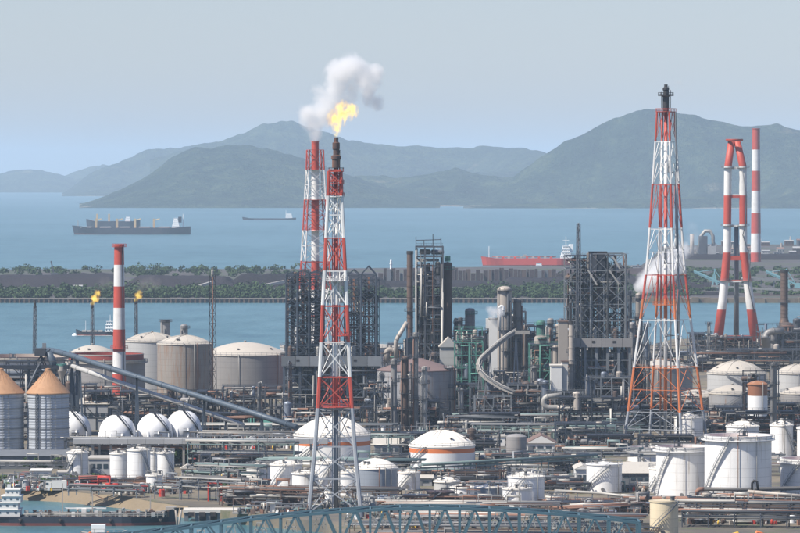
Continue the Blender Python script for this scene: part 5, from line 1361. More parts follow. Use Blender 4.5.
K('tall rack in front of the largest open-top tank', (700, 1180), (812, 1172), 4.6, 7, 8, 2, fm='galv', seed=8, step=6, loops=0)
K('low rack below the tall open-top tank', (628, 1196), (706, 1190), 2.8, 6, 7, 2, fm='galv', seed=9, step=6, loops=0)
K('rack along the right bottom edge', (676, 1158), (815, 1150), 4.8, 7, 8, 2, fm='steel', seed=10, step=6)
K('rust-coloured pipe line behind the bridge at right', (545, 1165), (662, 1185), 1.9, 3, 4, 1, fm='brown', pal=('piper', 'piper', 'pipe'), seed=11, rmax=.5)
K('low pipeway under the small white tanks, centre bottom', (545, 1196), (650, 1204), 1.6, 9, 10, 1, fm='galv', seed=12, step=7)
K('pipeway right behind the blue bridge', (400, 1135), (640, 1128), 3.0, 12, 12, 1, fm='galv', pal=('pipe', 'pipel', 'piper', 'galv'), seed=13, step=8)
K('pipeway between the low tanks and the bridge', (380, 1172), (560, 1166), 3.4, 10, 10, 1, fm='brown', seed=14, step=7)
K('rack with red posts by the quay', (185, 1232), (262, 1216), 6.0, 5, 6, 2, fm='galv', pal=('pipel', 'pipel', 'pipe', 'piper'), seed=15, step=6)
K('pipe trestle on the quay left of the tanker bow', (158, 1236), (212, 1228), 4.5, 4, 5, 2, fm='galv', pal=('pipel', 'pipe', 'galv'), seed=16, step=6)
K('white-piped rack behind the moored tanker', (72, 1248), (140, 1240), 2.6, 5, 6, 2, fm='galv', pal=('pipel', 'pipe', 'red', 'pipel'), seed=17, step=6)
K('low rack below the dark warehouse', (-8, 1330), (74, 1326), 4.0, 5, 6, 1, fm='steel', pal=('pipe', 'steel', 'pipel'), seed=18)
K('double rack right of the little beige hut', (192, 1300), (262, 1290), 5.0, 6, 7, 2, fm='galv', pal=PG, seed=19, step=7)
K('wide pipeway left of the front flare feet', (225, 1215), (318, 1205), 4.2, 8, 9, 2, fm='brown', pal=('pipe', 'pipel', 'piper', 'pipel'), seed=20, step=7)
K('rack behind the small white tanks and the front flare', (262, 1330), (420, 1325), 4.6, 6, 7, 1, fm='galv', pal=PG, seed=21)
K('rack under the rightmost tanks', (756, 1330), (812, 1326), 5.0, 6, 6, 2, fm='galv', seed=22)
K('long rack under the process units, left half', (190, 1490), (400, 1488), 6.0, 6, 8, 2, fm='steelb', pal=('steel', 'pipe', 'pipeg', 'pipel'), seed=23)
K('long rack under the process units, right half', (450, 1540), (640, 1536), 6.5, 6, 8, 2, fm='steelb', pal=('steel', 'pipe', 'pipeg', 'pipel'), seed=24)
K('pale green rack below the white gabled house', (470, 1405), (600, 1400), 1.6, 6, 7, 1, fm='pipeg', pal=PG, seed=25)
K('rack behind the tall open-top tank and the largest one', (640, 1350), (780, 1345), 5, 6, 7, 1, fm='galv', pal=('pipel', 'pipe', 'galv'), seed=26)
# big single lines
def line(label, pts, r, mat, z=None, name='pipeline', legs=6):
    P = [at(*p) for p in pts]; t = thing(name, label, 'pipe', (P[0].x, P[0].y, GZ)); pipe(t, P, r, mat, 'tube', 10)
    for i in range(legs):
        k = (i + .5) / legs * (len(P) - 1); j = int(k); q = P[j].lerp(P[j + 1], k - j); bar(t, 'support', (q.x, q.y, GZ), (q.x, q.y, q.z - r), .28, 'galv')
line('thick grey pipe running right before the largest open-top tank', [(704, 489, 1180), (742, 489.5, 1180), (800, 488, 1180), (812, 488, 1180)], .55, 'pipe')
line('tan pipe below the thick grey one at right', [(748, 491.5, 1172), (812, 497, 1166)], .5, 'beige')
line('dark red elbow pipe left of the thick grey one', [(640, 498.5, 1185), (694, 498.5, 1182), (696.5, 496, 1181), (697, 491.5, 1180), (699, 489.3, 1180), (704, 489, 1180)], .55, 'piper')
line('small hooped dark pipe above the thick grey one', [(752, 490, 1178), (752, 483, 1178), (754, 480.5, 1178), (757, 481.5, 1178), (758, 490, 1178)], .3, 'black', legs=1)
line('long white pipe left of the cream tank', [(555, 490.5, 1215), (600, 493, 1205), (648, 499, 1195)], .4, 'pipel')
line('grey pipe seen through the bridge truss', [(398, 517.5, 1125), (450, 516.5, 1120), (520, 518, 1118)], .6, 'pipe')
# ---- elevated trough that closes the view below the spheres
tr = thing('pipe_trough', 'long dark grey elevated trough crossing in front of the gas spheres', 'pipe trough', (X(200, 1368), 1366, GZ))
for i in range(14):
    a, b = X(73 + i * 18.2, 1366), X(73 + (i + 1) * 18.2, 1366)
    MB().box(((a + b) / 2, 1366, Z(441.2, 1366)), (b - a - .06, 3.2, 1.5)).build('trough_section', 'wall', tr)
    MB().box((a + .4, 1366, (GZ + Z(443, 1366)) / 2), (.7, 1.6, Z(443, 1366) - GZ)).build('pillar', 'conc', tr)
# more units deep inside the plant
U('low grey unit on the back row behind the huge grey tank', 196, 290, 372, 392, 14, 2, 8, 'steel', nv=12, npip=26, seed=61, top_ves=False)
U('back row unit behind the rusty-roofed tank', 380, 460, 352, 385, 14, 3, 6, 'steelb', nv=14, npip=30, seed=62)
U('back row unit behind the right-hand coker', 556, 640, 356, 384, 14, 3, 7, 'steelb', nv=14, npip=30, seed=63)
U('unit filling the gap below the beige column pair', 494, 536, 372, 420, 10, 4, 4, 'steeld', nv=14, npip=34, seed=64)
U('unit with pale drums below the right-hand coker table', 560, 634, 398, 440, 10, 3, 7, 'steeld', nv=18, npip=40, seed=65, vm=('cyl_dark', 'pipel', 'beige', 'brown'))
U('low unit before the rusty-roofed tank foot, right part', 440, 520, 414, 440, 9, 2, 8, 'steeld', nv=14, npip=40, seed=66, vm=('cyl_dark', 'pipel', 'beige', 'galv'))
U('back row unit between the coker and steel tower', 372, 402, 362, 404, 12, 4, 3, 'steel', nv=8, npip=20, seed=67)
U('shore unit behind the wide domed tanks at right', 690, 806, 350, 372, 14, 2, 9, 'steel', nv=14, npip=30, seed=68, vm=('pipel', 'beige', 'brown', 'greytank'))
U('dark low unit behind the white domed tanks at right', 700, 806, 412, 440, 8, 2, 9, 'steeld', nv=12, npip=30, seed=69, top_ves=False)
U('dark unit behind the long conveyor, below the brown streaked tank', 126, 212, 398, 424, 10, 2, 8, 'steeld', nv=12, npip=30, seed=70, top_ves=False)
U('dark frame below the crossed open-top tank', 62, 130, 385, 420, 10, 3, 6, 'steeld', nv=10, npip=24, seed=71, top_ves=False)
U('dark cooling frame before the coker, left', 200, 262, 414, 442, 8, 2, 6, 'steeld', nv=10, npip=30, seed=72, top_ves=False)
C('beige reactor in the gap left of the thin pale stack', 556, 7, 345, 1600., 'beige', 4, 31)
C('grey reactor under the pale gabled house', 450, 7, 366, 1600., 'greytank', 3, 32)
C('dark reactor right of the hooked conveyor foot', 524, 6, 372, 1590., 'brown', 4, 33)
C('blue-grey reactor left of the white block house', 545, 7, 380, 1560., 'cyl_dark', 3, 34)
C('tall grey pipe in front of the right-hand coker', 588, 4.6, 376, 1545., 'cyl_dark', 3, 35)
C('second tall grey pipe in front of the right-hand coker', 593, 4.0, 380, 1546., 'cyl_dark', 3, 36)
C('small column behind the splayed flare tower', 646, 5, 352, 1760., 'beige', 3, 37)
C('grey reactor behind the green frame', 533, 6, 356, 1650., 'cyl_dark', 3, 38)
C('slim vessel between the rusty-roofed tank and green steelwork', 461, 5, 388, 1560., 'pipel', 2, 39)
C('dark vessel left of the rusty-roofed tank', 382, 5, 372, 1600., 'steel', 3, 40)

U('upper and lower steel frames filling the right-hand coker', 566, 629, 256, 424, 16, 13, 5, 'steelm', nv=44, npip=80, seed=81, D=1604., brace=.6, ragged=.35, wm=.36)
U('dense dark frame inside the dark coker below its table', 284, 379, 347, 424, 14, 7, 9, 'steeld', nv=40, npip=80, seed=82, D=1646., brace=.7, wm=.4)
U('dense frame under the centre columns, left part', 460, 502, 338, 412, 16, 7, 5, 'steeld', GP, 26, 50, 83, D=1765.)
U('dense frame under the centre columns, right part', 500, 560, 346, 412, 16, 6, 6, 'steeld', GP, 30, 60, 84, D=1768.)
U('dense dark frame in front of the centre columns', 470, 566, 388, 428, 10, 4, 9, 'steel', nv=30, npip=70, seed=85, brace=.6)
U('dark frame right of the right-hand coker', 626, 648, 360, 420, 14, 5, 3, 'steeld', nv=14, npip=30, seed=86, D=1640.)
U('tall thin frame behind the stout beige column', 528, 556, 328, 405, 10, 7, 3, 'steel', GP, 16, 30, 87, D=1690.)
U('tall frame around the beige column pair', 496, 526, 312, 405, 10, 9, 3, 'steel', nv=16, npip=34, seed=88, D=1712., ragged=.4)
U('dark low frame in the yard right of the clear orange-striped tank', 480, 590, 455, 470, 8, 2, 9, 'steel', nv=16, npip=36, seed=89)
U('dark low frame between the two orange-striped tanks', 372, 410, 455, 476, 8, 2, 4, 'steel', nv=8, npip=20, seed=90)
U('brown low frame left of the front flare feet', 222, 300, 490, 506, 7, 2, 7, 'brown', nv=14, npip=34, seed=91)
U('brown low frame behind the bridge, right half', 548, 648, 503, 514, 7, 2, 9, 'brown', nv=14, npip=40, seed=92)
U('brown low frame before the largest open-top tank', 690, 800, 498, 515, 7, 3, 10, 'steel', nv=14, npip=44, seed=93)
U('low frame before the gas spheres', 88, 196, 447, 466, 7, 2, 10, 'steeld', nv=12, npip=34, seed=94)
U('low brown frame along the quay at left', 66, 180, 480, 490, 5, 1, 10, 'brown', ('piper', 'pipe', 'red', 'pipel'), 10, 34, 95)
U('low frame behind the cluster of small white tanks', 200, 262, 456, 474, 8, 2, 6, 'steel', nv=10, npip=26, seed=96)
U('low dark frame beside the splayed flare feet', 566, 632, 436, 456, 9, 2, 6, 'steeld', ('pipeg', 'pipe', 'steel', 'piper'), 12, 34, 97)
U('low dark frame behind the open-top tanks', 640, 800, 436, 456, 8, 2, 12, 'steeld', nv=16, npip=44, seed=98)
U('low frame between the ribbed grey tank and the blue bridge', 384, 500, 505, 516, 6, 1, 10, 'brown', nv=12, npip=36, seed=99)
shed('grey building behind the two silos', -12, 72, 374, 430, 14, 'wall', 'roofd', 'flat', win=8, wz=.8, name='silo_annex', D=1535.)
U('dark steel frame around the silo heads', -8, 76, 362, 440, 10, 6, 6, 'steeld', nv=14, npip=30, seed=100, D=1505.)
C('beige column with rings left of the hooked conveyor', 482, 7, 330, 1700., 'beige', 5, 51)
C('dark stout column behind the white block house', 557, 9, 338, 1640., 'brown', 5, 52)
C('thin grey column between the steel tower and green steelwork', 456, 4, 318, 1700., 'steel', 4, 53)
C('grey capped column left of the splayed flare, behind', 632, 6, 322, 1660., 'greytank', 4, 54)
K('wide pipeway right under the blue bridge line', (352, 1116), (660, 1108), 2.2, 11, 13, 1, fm='brown', pal=('pipe', 'steel', 'piper', 'pipel', 'galv'), seed=31, step=7)
K('lowest wide pipeway behind the blue bridge', (372, 1092), (652, 1086), 1.8, 10, 12, 1, fm='steel', pal=('pipe', 'steel', 'piper', 'galv'), seed=32, step=7)
K('nearest pipeway behind the blue bridge', (392, 1070), (640, 1066), 1.6, 8, 9, 1, fm='steel', pal=('pipe', 'steel', 'piper', 'brown'), seed=33, step=7)
K('second rack along the right bottom edge', (684, 1138), (815, 1132), 3.6, 6, 8, 2, fm='steel', pal=('pipe', 'steel', 'piper', 'pipel'), seed=34, step=6, loops=0)
K('third rack along the right bottom edge', (690, 1168), (815, 1160), 3.8, 6, 8, 2, fm='brown', pal=('pipe', 'steel', 'piper', 'pipel'), seed=35, step=6, loops=0)
K('brown rack before the ribbed grey tank', (410, 1200), (505, 1196), 3.0, 6, 7, 2, fm='brown', pal=('pipe', 'steel', 'piper', 'pipel'), seed=36, step=6)
K('brown pipeway between the small white tanks and the front flare', (240, 1235), (400, 1230), 2.6, 7, 8, 1, fm='brown', pal=('pipe', 'steel', 'piper', 'pipel'), seed=37, step=6)
K('dark pipeway behind the tallest white tank', (470, 1262), (590, 1258), 2.4, 8, 8, 1, fm='steel', pal=('pipe', 'steel', 'piper', 'pipel'), seed=38, step=6)
K('dark pipeway before the clear orange-striped tank', (398, 1310), (500, 1306), 2.6, 7, 8, 1, fm='steel', pal=('pipe', 'steel', 'piper', 'pipeg'), seed=39, step=6)
K('dark pipeway beside the long shed', (566, 1290), (700, 1286), 2.4, 7, 8, 1, fm='steel', pal=('pipe', 'steel', 'piper', 'pipeg'), seed=40, step=6)
U('low steel frame behind the clear orange-striped tank', 400, 500, 434, 456, 9, 2, 8, 'steeld', nv=16, npip=40, seed=101)
U('low steel frame before the white gabled house', 500, 570, 462, 476, 7, 2, 6, 'steel', nv=10, npip=26, seed=102)
U('low brown frame behind the lowest centre tanks', 420, 500, 472, 484, 6, 2, 7, 'brown', nv=12, npip=30, seed=103)
U('low brown frame at the bottom right fence', 690, 805, 513, 524, 5, 2, 10, 'brown', nv=10, npip=36, seed=104)
U('low steel frame left of the pale narrow building', 540, 580, 478, 490, 6, 2, 4, 'steel', nv=8, npip=20, seed=105)
U('fine lattice filling the left derricks of the dark coker', 286, 324, 276, 424, 12, 15, 5, 'steelb', nv=8, npip=26, seed=111, D=1650., brace=.8, wm=.24, decks=False, ragged=0., vm=('steeld', 'brown'))
U('fine lattice filling the right derricks of the dark coker', 344, 379, 280, 424, 12, 15, 5, 'steelb', nv=10, npip=26, seed=112, D=1651., brace=.8, wm=.24, decks=False, ragged=0., vm=('steeld', 'pipel'))
U('tall frame right of the brown column, before the channel', 452, 474, 326, 400, 12, 7, 3, 'steel', GP, 14, 30, 113, D=1780.)
U('tall frame between the beige pair and the stout beige column', 520, 542, 326, 400, 12, 7, 3, 'steeld', GP, 14, 30, 114, D=1785.)
U('tall frame behind the thin pale stack', 544, 570, 330, 400, 12, 7, 3, 'steel', nv=14, npip=30, seed=115, D=1700.)
U('tall narrow frame right of the right-hand coker', 629, 642, 318, 410, 10, 8, 2, 'steeld', nv=10, npip=22, seed=116, D=1690.)
C('narrow grey column in the gap left of the beige pair', 489, 4.6, 326, 1720., 'steel', 4, 61)
C('narrow beige column in the gap right of the beige pair', 529.5, 5, 330, 1715., 'beige', 4, 62)
C('dark column in the gap left of the thin pale stack', 561.5, 5.4, 318, 1730., 'steel', 5, 63)
C('grey column close behind the splayed flare left leg', 646, 5, 322, 1740., 'cyl_dark', 4, 64)
C('brown column between the steel tower and the pale gabled house', 434, 6, 352, 1640., 'brown', 4, 65)
C('thin rusty column right of the brown column', 457.5, 3.6, 330, 1720., 'brown', 4, 66)
C('short grey column before the stout beige column', 534, 6, 366, 1600., 'greytank', 4, 67)
C('stubby beige column under the hooked conveyor', 496, 6, 376, 1600., 'beige', 3, 68)
# ================================================================ YARD CLUTTER in rows
rows = [('on the quay behind the moored tanker', 485, 8, 108, 10, 4.5, 3.2), ('between the tall white tank group and the quay', 493.5, 100, 186, 9, 4.5, 3.4),
        ('before the cluster of small white tanks', 503, 232, 318, 9, 4.6, 3.6), ('behind the cluster of small white tanks', 478, 196, 258, 6, 4.6, 3.6),
        ('between the two orange-striped tanks', 470, 372, 408, 4, 4.6, 4.), ('in the yard right of the clear orange-striped tank', 462, 480, 600, 12, 5.2, 4.2),
        ('in the yard behind the tallest white tank', 479, 480, 560, 9, 4.8, 3.6), ('right behind the blue bridge', 518, 350, 640, 16, 4.4, 3.2),
        ('behind the cream tank', 511, 555, 700, 14, 4.6, 3.8), ('before the largest open-top tank', 513, 698, 800, 10, 4.8, 5.),
        ('along the bottom right fence', 523, 690, 800, 14, 4.4, 3.0), ('nearest to the blue bridge', 528, 372, 640, 16, 4.2, 2.6), ('on the quay edge behind the tanker', 489, 4, 130, 14, 4, 2.6), ('beside the front flare feet', 511, 300, 420, 12, 4.2, 3.), ('at the root of the jetty', 513, 240, 305, 8, 4.2, 3.2), ('below the conveyor end', 449, 196, 292, 11, 5, 5.),
        ('at the foot of the centre units', 441, 446, 620, 16, 5.4, 5.5), ('before the dark coker', 440, 284, 442, 15, 5.2, 5.5),
        ('left of the splayed flare feet', 454, 560, 640, 8, 5, 4.4), ('behind the open-top tanks at right', 452, 650, 800, 14, 5, 4.6),
        ('beside the shed with the tan roof', 492, 566, 660, 10, 4.6, 3.), ('before the grey panelled tank', 506, 352, 420, 8, 4.4, 3.4),
        ('along the dark trough below the spheres', 462, 90, 200, 11, 4.6, 4.), ('between the domed tanks at far right', 420, 700, 800, 10, 5.4, 5.)]
n = 100
for text, yb, x0, x1, k, w, h in rows:
    for i in range(k):
        rs = random.Random(n); n += 1
        px = x0 + (x1 - x0) * (i + .5 + rs.uniform(-.3, .3)) / k
        skid(f"{ORD[i]} pump skid {'from left ' if i else ''}{text}", px, yb + rs.uniform(-1.2, 1.2), w * rs.uniform(.8, 1.3), h * rs.uniform(.7, 1.25), n, f'pump skids {text}')

# ================================================================ TREES
for i, (px, yb, h, w, lab) in enumerate([(80, 452, 5.5, 6, 'small round tree below the half-hidden gas sphere'), (121, 452, 6, 10, 'broad bushy tree below the second gas sphere'),
        (183, 466, 6.5, 8, 'dark round tree right of the tall white tank group'), (29, 470, 3.6, 4, 'small dark bush left before the dark warehouse'), (39, 470, 3.8, 4, 'small dark bush midway before the dark warehouse'),
        (58, 470, 3.4, 3.6, 'small dark bush right before the dark warehouse'), (238, 478, 4.5, 6, 'bush left of the leftmost cluster tank'), (228, 470, 4., 5, 'bush by the pale green rack near the cluster'),
        (8, 483, 2.4, 7, 'low hedge at the far left quay'), (30, 484, 2.2, 8, 'low hedge before the caravan-like hut'), (575, 466, 3, 4, 'small shrub beside the pale narrow building'), (14, 488, 2.6, 5, 'shrub at the quay edge beside the dark car'), (46, 486, 2.4, 5, 'shrub behind the white truck on the quay'), (70, 484, 3., 5, 'shrub left of the lone white tank foot'), (96, 482, 3., 6, 'shrub before the grey building with blue windows'), (200, 482, 3.2, 6, 'shrub right of the little beige hut'), (218, 490, 2.6, 6, 'shrub below the double rack')]):
    tree(lab, px, yb, h, w, 50 + i, 'bush' if h < 4 else 'tree')

# ================================================================ SHIPS
def hull(root, xs0, xs1, D, B, zd, bow_z, stern_z, mats, zwl=0.0, name='hull', deck=None):
    """xs0 stern, xs1 bow (world x); deck height zd, raised ends"""
    n = 22; L = xs1 - xs0; V = []; rings = []
    for i in range(n + 1):
        t = i / n
        hb = B / 2 * (min(1, .72 + 1.4 * t) if t < .2 else 1) * (max(0.02, 1 - ((t - .80) / .20) ** 2) if t > .80 else 1)
        wb = B / 2 * (min(1, .35 + 3.0 * t) if t < .22 else 1) * (max(0.01, 1 - ((t - .72) / .26) ** 1.6) if t > .72 else 1)
        if t > .98: wb = .01 * B
        z = zd + (stern_z - zd) * max(0, 1 - t / .12) ** .6 * (t < .12) + (bow_z - zd) * (max(0, (t - .86) / .14) ** .7 if t > .86 else 0)
        x = xs0 + L * t; xw = xs0 + L * (t if t < .8 else .8 + (t - .8) * .90)
        rings.append([(xw, D - wb * .96, -1.0), (xw, D - wb, zwl), (x, D - hb, z), (x, D + hb, z), (xw, D + wb, zwl), (xw, D + wb * .96, -1.0)])
    m = MB()
    for a, b in zip(rings, rings[1:]):
        for j, mi in ((0, 1), (1, 0), (3, 0), (4, 1)): m.add([a[j], b[j], b[j + 1], a[j + 1]], [(0, 1, 2, 3)], True, mi)
    for r, f in ((rings[0], (0, 1, 2, 3, 4, 5)), (rings[-1], (5, 4, 3, 2, 1, 0))): m.add(r, [f], False, 0)
    h = m.build(name, mats, root)
    m = MB()
    for a, b in zip(rings, rings[1:]): m.add([a[2], b[2], b[3], a[3]], [(0, 1, 2, 3)])
    m.v = [(x, y, z - .35) for x, y, z in m.v]
    m.build('deck', deck or 'deck_r', root)
    return h
def house(root, x, D, w, B, z0, lv, lh, mat='white_clean', taper=.12, win=True):
    for i in range(lv):
        k = 1 - taper * i
        MB().box((x, D, z0 + lh * (i + .5)), (w * k, B * (1 - .07 * i), lh)).build('deckhouse', mat, root)
        MB().box((x, D, z0 + lh * (i + 1)), (w * k + .5, B * (1 - .07 * i) + .5, .14)).build('deck_edge', mat, root)
        if win:
            for j in range(max(3, int(w / 1.8))):
                MB().box((x + w * k * ((j + .5) / max(3, int(w / 1.8)) - .5), D - B * (1 - .07 * i) / 2 - .03, z0 + lh * (i + .58)), (min(.6, w * k / 9), .1, lh * .24)).build('window', 'glass', root)

# bulk carrier on the far water
D = 6960.; t = thing('bulk_carrier', 'long dark bulk carrier with yellow cranes and white house at right', 'ship', (X(131, D), D, 0), 'ships at anchor')
hull(t, X(190.5, D), X(72, D), D, 30, 10.5, 14, 12.5, ['hull_d', 'hull_boot'], 1.2)
house(t, X(176, D), D, 12, 24, 10.5, 5, 3.0, win=False); MB().box((X(180, D), D, 23), (5, 6, 9)).build('funnel', 'hull_d', t); bar(t, 'mast', (X(183, D), D, 12), (X(183, D), D, 32), 1., 'white_clean')
for px in (96, 117, 135, 154):
    MB().box((X(px, D), D, 17), (3.4, 3.4, 15)).build('crane_post', 'craney', t); MB().beam((X(px, D), D, 22), (X(px + 6, D), D - 3, 24.5), 1.4).build('crane_jib', 'craney', t)
for i in range(5): MB().box((X(86 + i * 19.5, D), D, 11.2), (17, 18, 2.0)).build('hatch_cover', 'wall', t)
bar(t, 'foremast', (X(78, D), D, 10), (X(78, D), D, 22), .9, 'pipel')
D = 7700.; t = thing('bulk_carrier', 'second carrier mostly hidden behind the long dark bulk carrier', 'ship', (X(112, D), D, 0), 'ships at anchor')
hull(t, X(140, D), X(86, D), D, 24, 13, 17, 15, ['hull_d', 'hull_boot'], 1.2); house(t, X(128, D), D, 9, 20, 13, 3, 2.6, win=False)
for px in (97, 109): MB().box((X(px, D), D, 19), (3, 3, 13)).build('crane_post', 'craney', t)
# low barge-like coaster
D = 9200.; t = thing('coaster', 'low distant coaster with white house, right of the bulk carrier', 'ship', (X(270, D), D, 0), 'ships at anchor')
hull(t, X(296, D), X(242, D), D, 14, 3.2, 6, 4.5, ['hull_d', 'hull_boot'], .6); house(t, X(289, D), D, 14, 10, 4, 3, 3.2, win=False); bar(t, 'mast', (X(286, D), D, 5), (X(286, D), D, 20), .8, 'white_clean')
# red tanker
D = 4560.; t = thing('red_tanker', 'red tanker with white house at its right end, beyond the spit', 'ship', (X(530, D), D, 0), 'ships at anchor')
hull(t, X(579, D), X(481, D), D, 17, 7.4, 9.6, 8.4, ['hull_r', 'hull_boot'], .8, deck='deck_r')
house(t, X(566, D), D, 11, 14, 7.4, 4, 3.2, 'white_clean', .14); MB().box((X(571, D), D, 18), (4.5, 5, 8)).build('funnel', 'white_clean', t)
bar(t, 'mast', (X(566, D), D, 19), (X(566, D), D, 30), .7, 'white_clean'); bar(t, 'yard_arm', (X(563, D), D, 26), (X(569, D), D, 26), .5, 'white_clean')
bar(t, 'foremast', (X(489, D), D, 8), (X(489, D), D, 20), .7, 'white_clean')
for i in range(10): MB().box((X(497 + i * 6, D), D - 3, 8.4), (2.4, 3, 1.6 + .5 * (i % 3))).build('deck_fitting', 'hull_r' if i % 2 else 'pipel', t)
pipe(t, [(X(492, D), D, 9), (X(556, D), D, 9)], .5, 'deck_r', 'deck_pipe'); MB().box((X(525, D), D, 10), (3, 8, 2.6)).build('manifold', 'pipel', t)
# small coaster in the channel
D = gd(335.5, 0); t = thing('coaster', 'small grey coaster under way in the channel, left of the striped chimney', 'ship', (X(95, D), D, 0))
hull(t, X(115, D), X(75.5, D), D, 6, 2.2, 3.8, 3, ['hull_d', 'hull_boot'], .5, deck='wall'); house(t, X(109.5, D), D, 5.0, 5, 2.2, 3, 2.0, taper=.16)
bar(t, 'mast', (X(110, D), D, 8), (X(110, D), D, 12), .25, 'white_clean'); bar(t, 'foremast', (X(85.5, D), D, 2), (X(85.5, D), D, 8.5), .25, 'white_clean')
for i in range(4): MB().box((X(84 + i * 5.4, D), D, 2.7), (2.4, 3.4, 1.0)).build('hatch_cover', 'pipel', t)
w_ = MB(); w_.add([(X(75, D), D - 2.2, .12), (X(78, D), D - 3.4, .05), (X(112, D), D - 4, .05), (X(112, D), D - 2.8, .14)], [(0, 1, 2, 3)]); w_.lathe((X(74.6, D), D - .5, 0), [(1.8, 0), (1.2, .9), (.3, 1.4)], 10)
w_.build('bow_wave', pm('foam', (.75, .78, .8), .9), t)
# white launch beyond the spit
D = gd(268.5, 0); t = thing('launch', 'tiny white launch between the red tanker and the spit', 'boat', (X(538, D), D, 0))
hull(t, X(545, D), X(531, D), D, 4, 1.8, 2.6, 2, ['white_clean', 'hull_d'], .4, deck='pipel'); house(t, X(539, D), D, 6, 3, 1.6, 2, 1.8, win=False)
# moored tanker in the inlet
D = 1181.; t = thing('moored_tanker', 'small dark-hulled tanker moored at the quay, cluttered deck, white bridge at left', 'ship', (X(80, D), D, 0))
hull(t, X(-28, D), X(179, D), D, 9, 2.4, 4.6, 2.6, ['hull_d', 'hull_boot'], .75, deck='brown')
house(t, X(4, D), D + .5, 8.6, 7.5, 2.4, 2, 1.8, 'walll'); house(t, X(11.5, D), D + .5, 5.0, 7, 6.0, 1, 1.8, 'walll'); house(t, X(12.5, D), D + .5, 3.6, 6, 7.9, 1, 1.6, 'walll')
MB().box((X(-6, D), D + .5, 7.0), (2.6, 3, 5.0)).build('funnel', 'white_clean', t)
bar(t, 'mast', (X(13, D), D, 9), (X(13, D), D, 13), .2, 'white_clean'); bar(t, 'radar_bar', (X(10, D), D, 11.6), (X(16, D), D, 11.6), .2, 'white_clean')
rs = random.Random(77)
for i in range(7): pipe(t, [(X(24 + i * 2, D), D - 3.4 + i * 1.05, 3.0 + .12 * (i % 3)), (X(166 - i * 3, D), D - 3.4 + i * 1.05, 3.0 + .12 * (i % 3))], .12, rs.choice(['pipe', 'pipel', 'piper']), 'deck_pipe', 6)
for i in range(80):
    px = rs.uniform(26, 172); x, y = X(px, D), D + rs.uniform(-3.6, 3); h = rs.uniform(.5, 2.0)
    if rs.random() < .5: MB().box((x, y, 2.3 + h / 2), (rs.uniform(.4, 1.3), .9, h)).build('deck_box', rs.choice(['wall', 'pipel', 'beige', 'brown', 'walll']), t)
    else: MB().lathe((x, y, 2.2), [(.22, 0), (.22, h), (.4, h), (.4, h + .2), (0, h + .3)], 8).build('deck_vent', rs.choice(['brown', 'wall', 'piper', 'beige', 'steel']), t)
for i in range(24): px = 26 + i * 6; bar(t, 'rail_post', (X(px, D), D - 4.3, 2.2), (X(px, D), D - 4.3, 3.3), .09, 'pipel')
for z in (2.8, 3.3): bar(t, 'rail', (X(26, D), D - 4.3, z), (X(165, D), D - 4.3, z), .08, 'pipel')
MB().box((X(85, D), D + 1, 4.3), (11, 1.4, .25)).build('catwalk', 'walll', t)
for px, h in ((62, 11), (92, 9), (150, 8)): bar(t, 'derrick_post', (X(px, D), D, 2.3), (X(px, D), D, h), .28, 'beige')
bar(t, 'hose_boom', (X(92, D), D, 8.2), (X(104, D), D - .5, 6.8), .22, 'piper'); MB().box((X(171, D), D, 4.4), (3.0, 2.4, .9)).build('windlass', 'beige', t)
for px in (20, 60, 110, 160): MB().path([(X(px, D), D - 4.6, 1.9), (X(px + 1.2, D), D - 4.7, 1.1), (X(px + 2.4, D), D - 4.6, 1.9)], .28, 6).build('fender', 'black', t)
# work boat cropped by the bottom edge, and the second boat at far left
D = 1140.; t = thing('work_boat', 'pale work boat with orange floats at the bottom left edge', 'boat', (X(104, D), D, 0))
hull(t, X(80, D), X(127, D), D, 4, 1.2, 1.9, 1.5, ['pipel', 'hull_boot'], .3, deck='wall'); MB().box((X(98, D), D, 2.3), (3.6, 2.6, 2.0)).build('wheelhouse', 'white_clean', t)
for px in (90, 108, 119): MB().lathe((X(px, D), D - 1.9, 1.2), [(.1, -.4), (.42, -.2), (.42, .2), (.1, .4)], 10).build('float', 'orange', t)
for px in (84, 94, 104, 114, 124): bar(t, 'rail_post', (X(px, D), D - 1.7, 1.1), (X(px, D), D - 1.7, 2.2), .1, 'pipel')
bar(t, 'rail', (X(84, D), D - 1.7, 2.2), (X(124, D), D - 1.7, 2.2), .1, 'pipel')
# dolphin posts by the tanker bow and the jetty
for px, dx, lab in ((176, -1, 'left of the pair of leaning mooring posts by the tanker bow'), (180, 1.5, 'right of the pair of leaning mooring posts by the tanker bow')):
    D = 1172.; p = thing('mooring_post', lab, 'post', (X(px, D), D, 0), 'mooring posts'); MB().path([(X(px, D) - dx * .4, D, -1), (X(px, D) + dx * .2, D, Z(508, D))], [.35, .3], 8).build('pile', 'beige', p); MB().lathe((X(px, D) + dx * .2, D, Z(508, D)), [(.45, -.3), (.45, .1), (0, .15)], 8).build('cap', 'black', p)
j = thing('jetty', 'low concrete jetty on dark piles right of the tanker bow', 'jetty', (X(215, 1195), 1195, 0))
MB().box((X(213, 1195), 1196, 2.75), (16, 9, .7)).build('deck', 'conc_l', j)
for i in range(6): MB().box((X(186 + i * 11, 1192), 1192.4, .9), (1.1, 1.1, 3.2)).build('pile', 'roofd', j)
for i in range(5): MB().box((X(191 + i * 11, 1192), 1191.4, 2.0), (1.6, .4, 1.1)).build('fender', 'black', j)
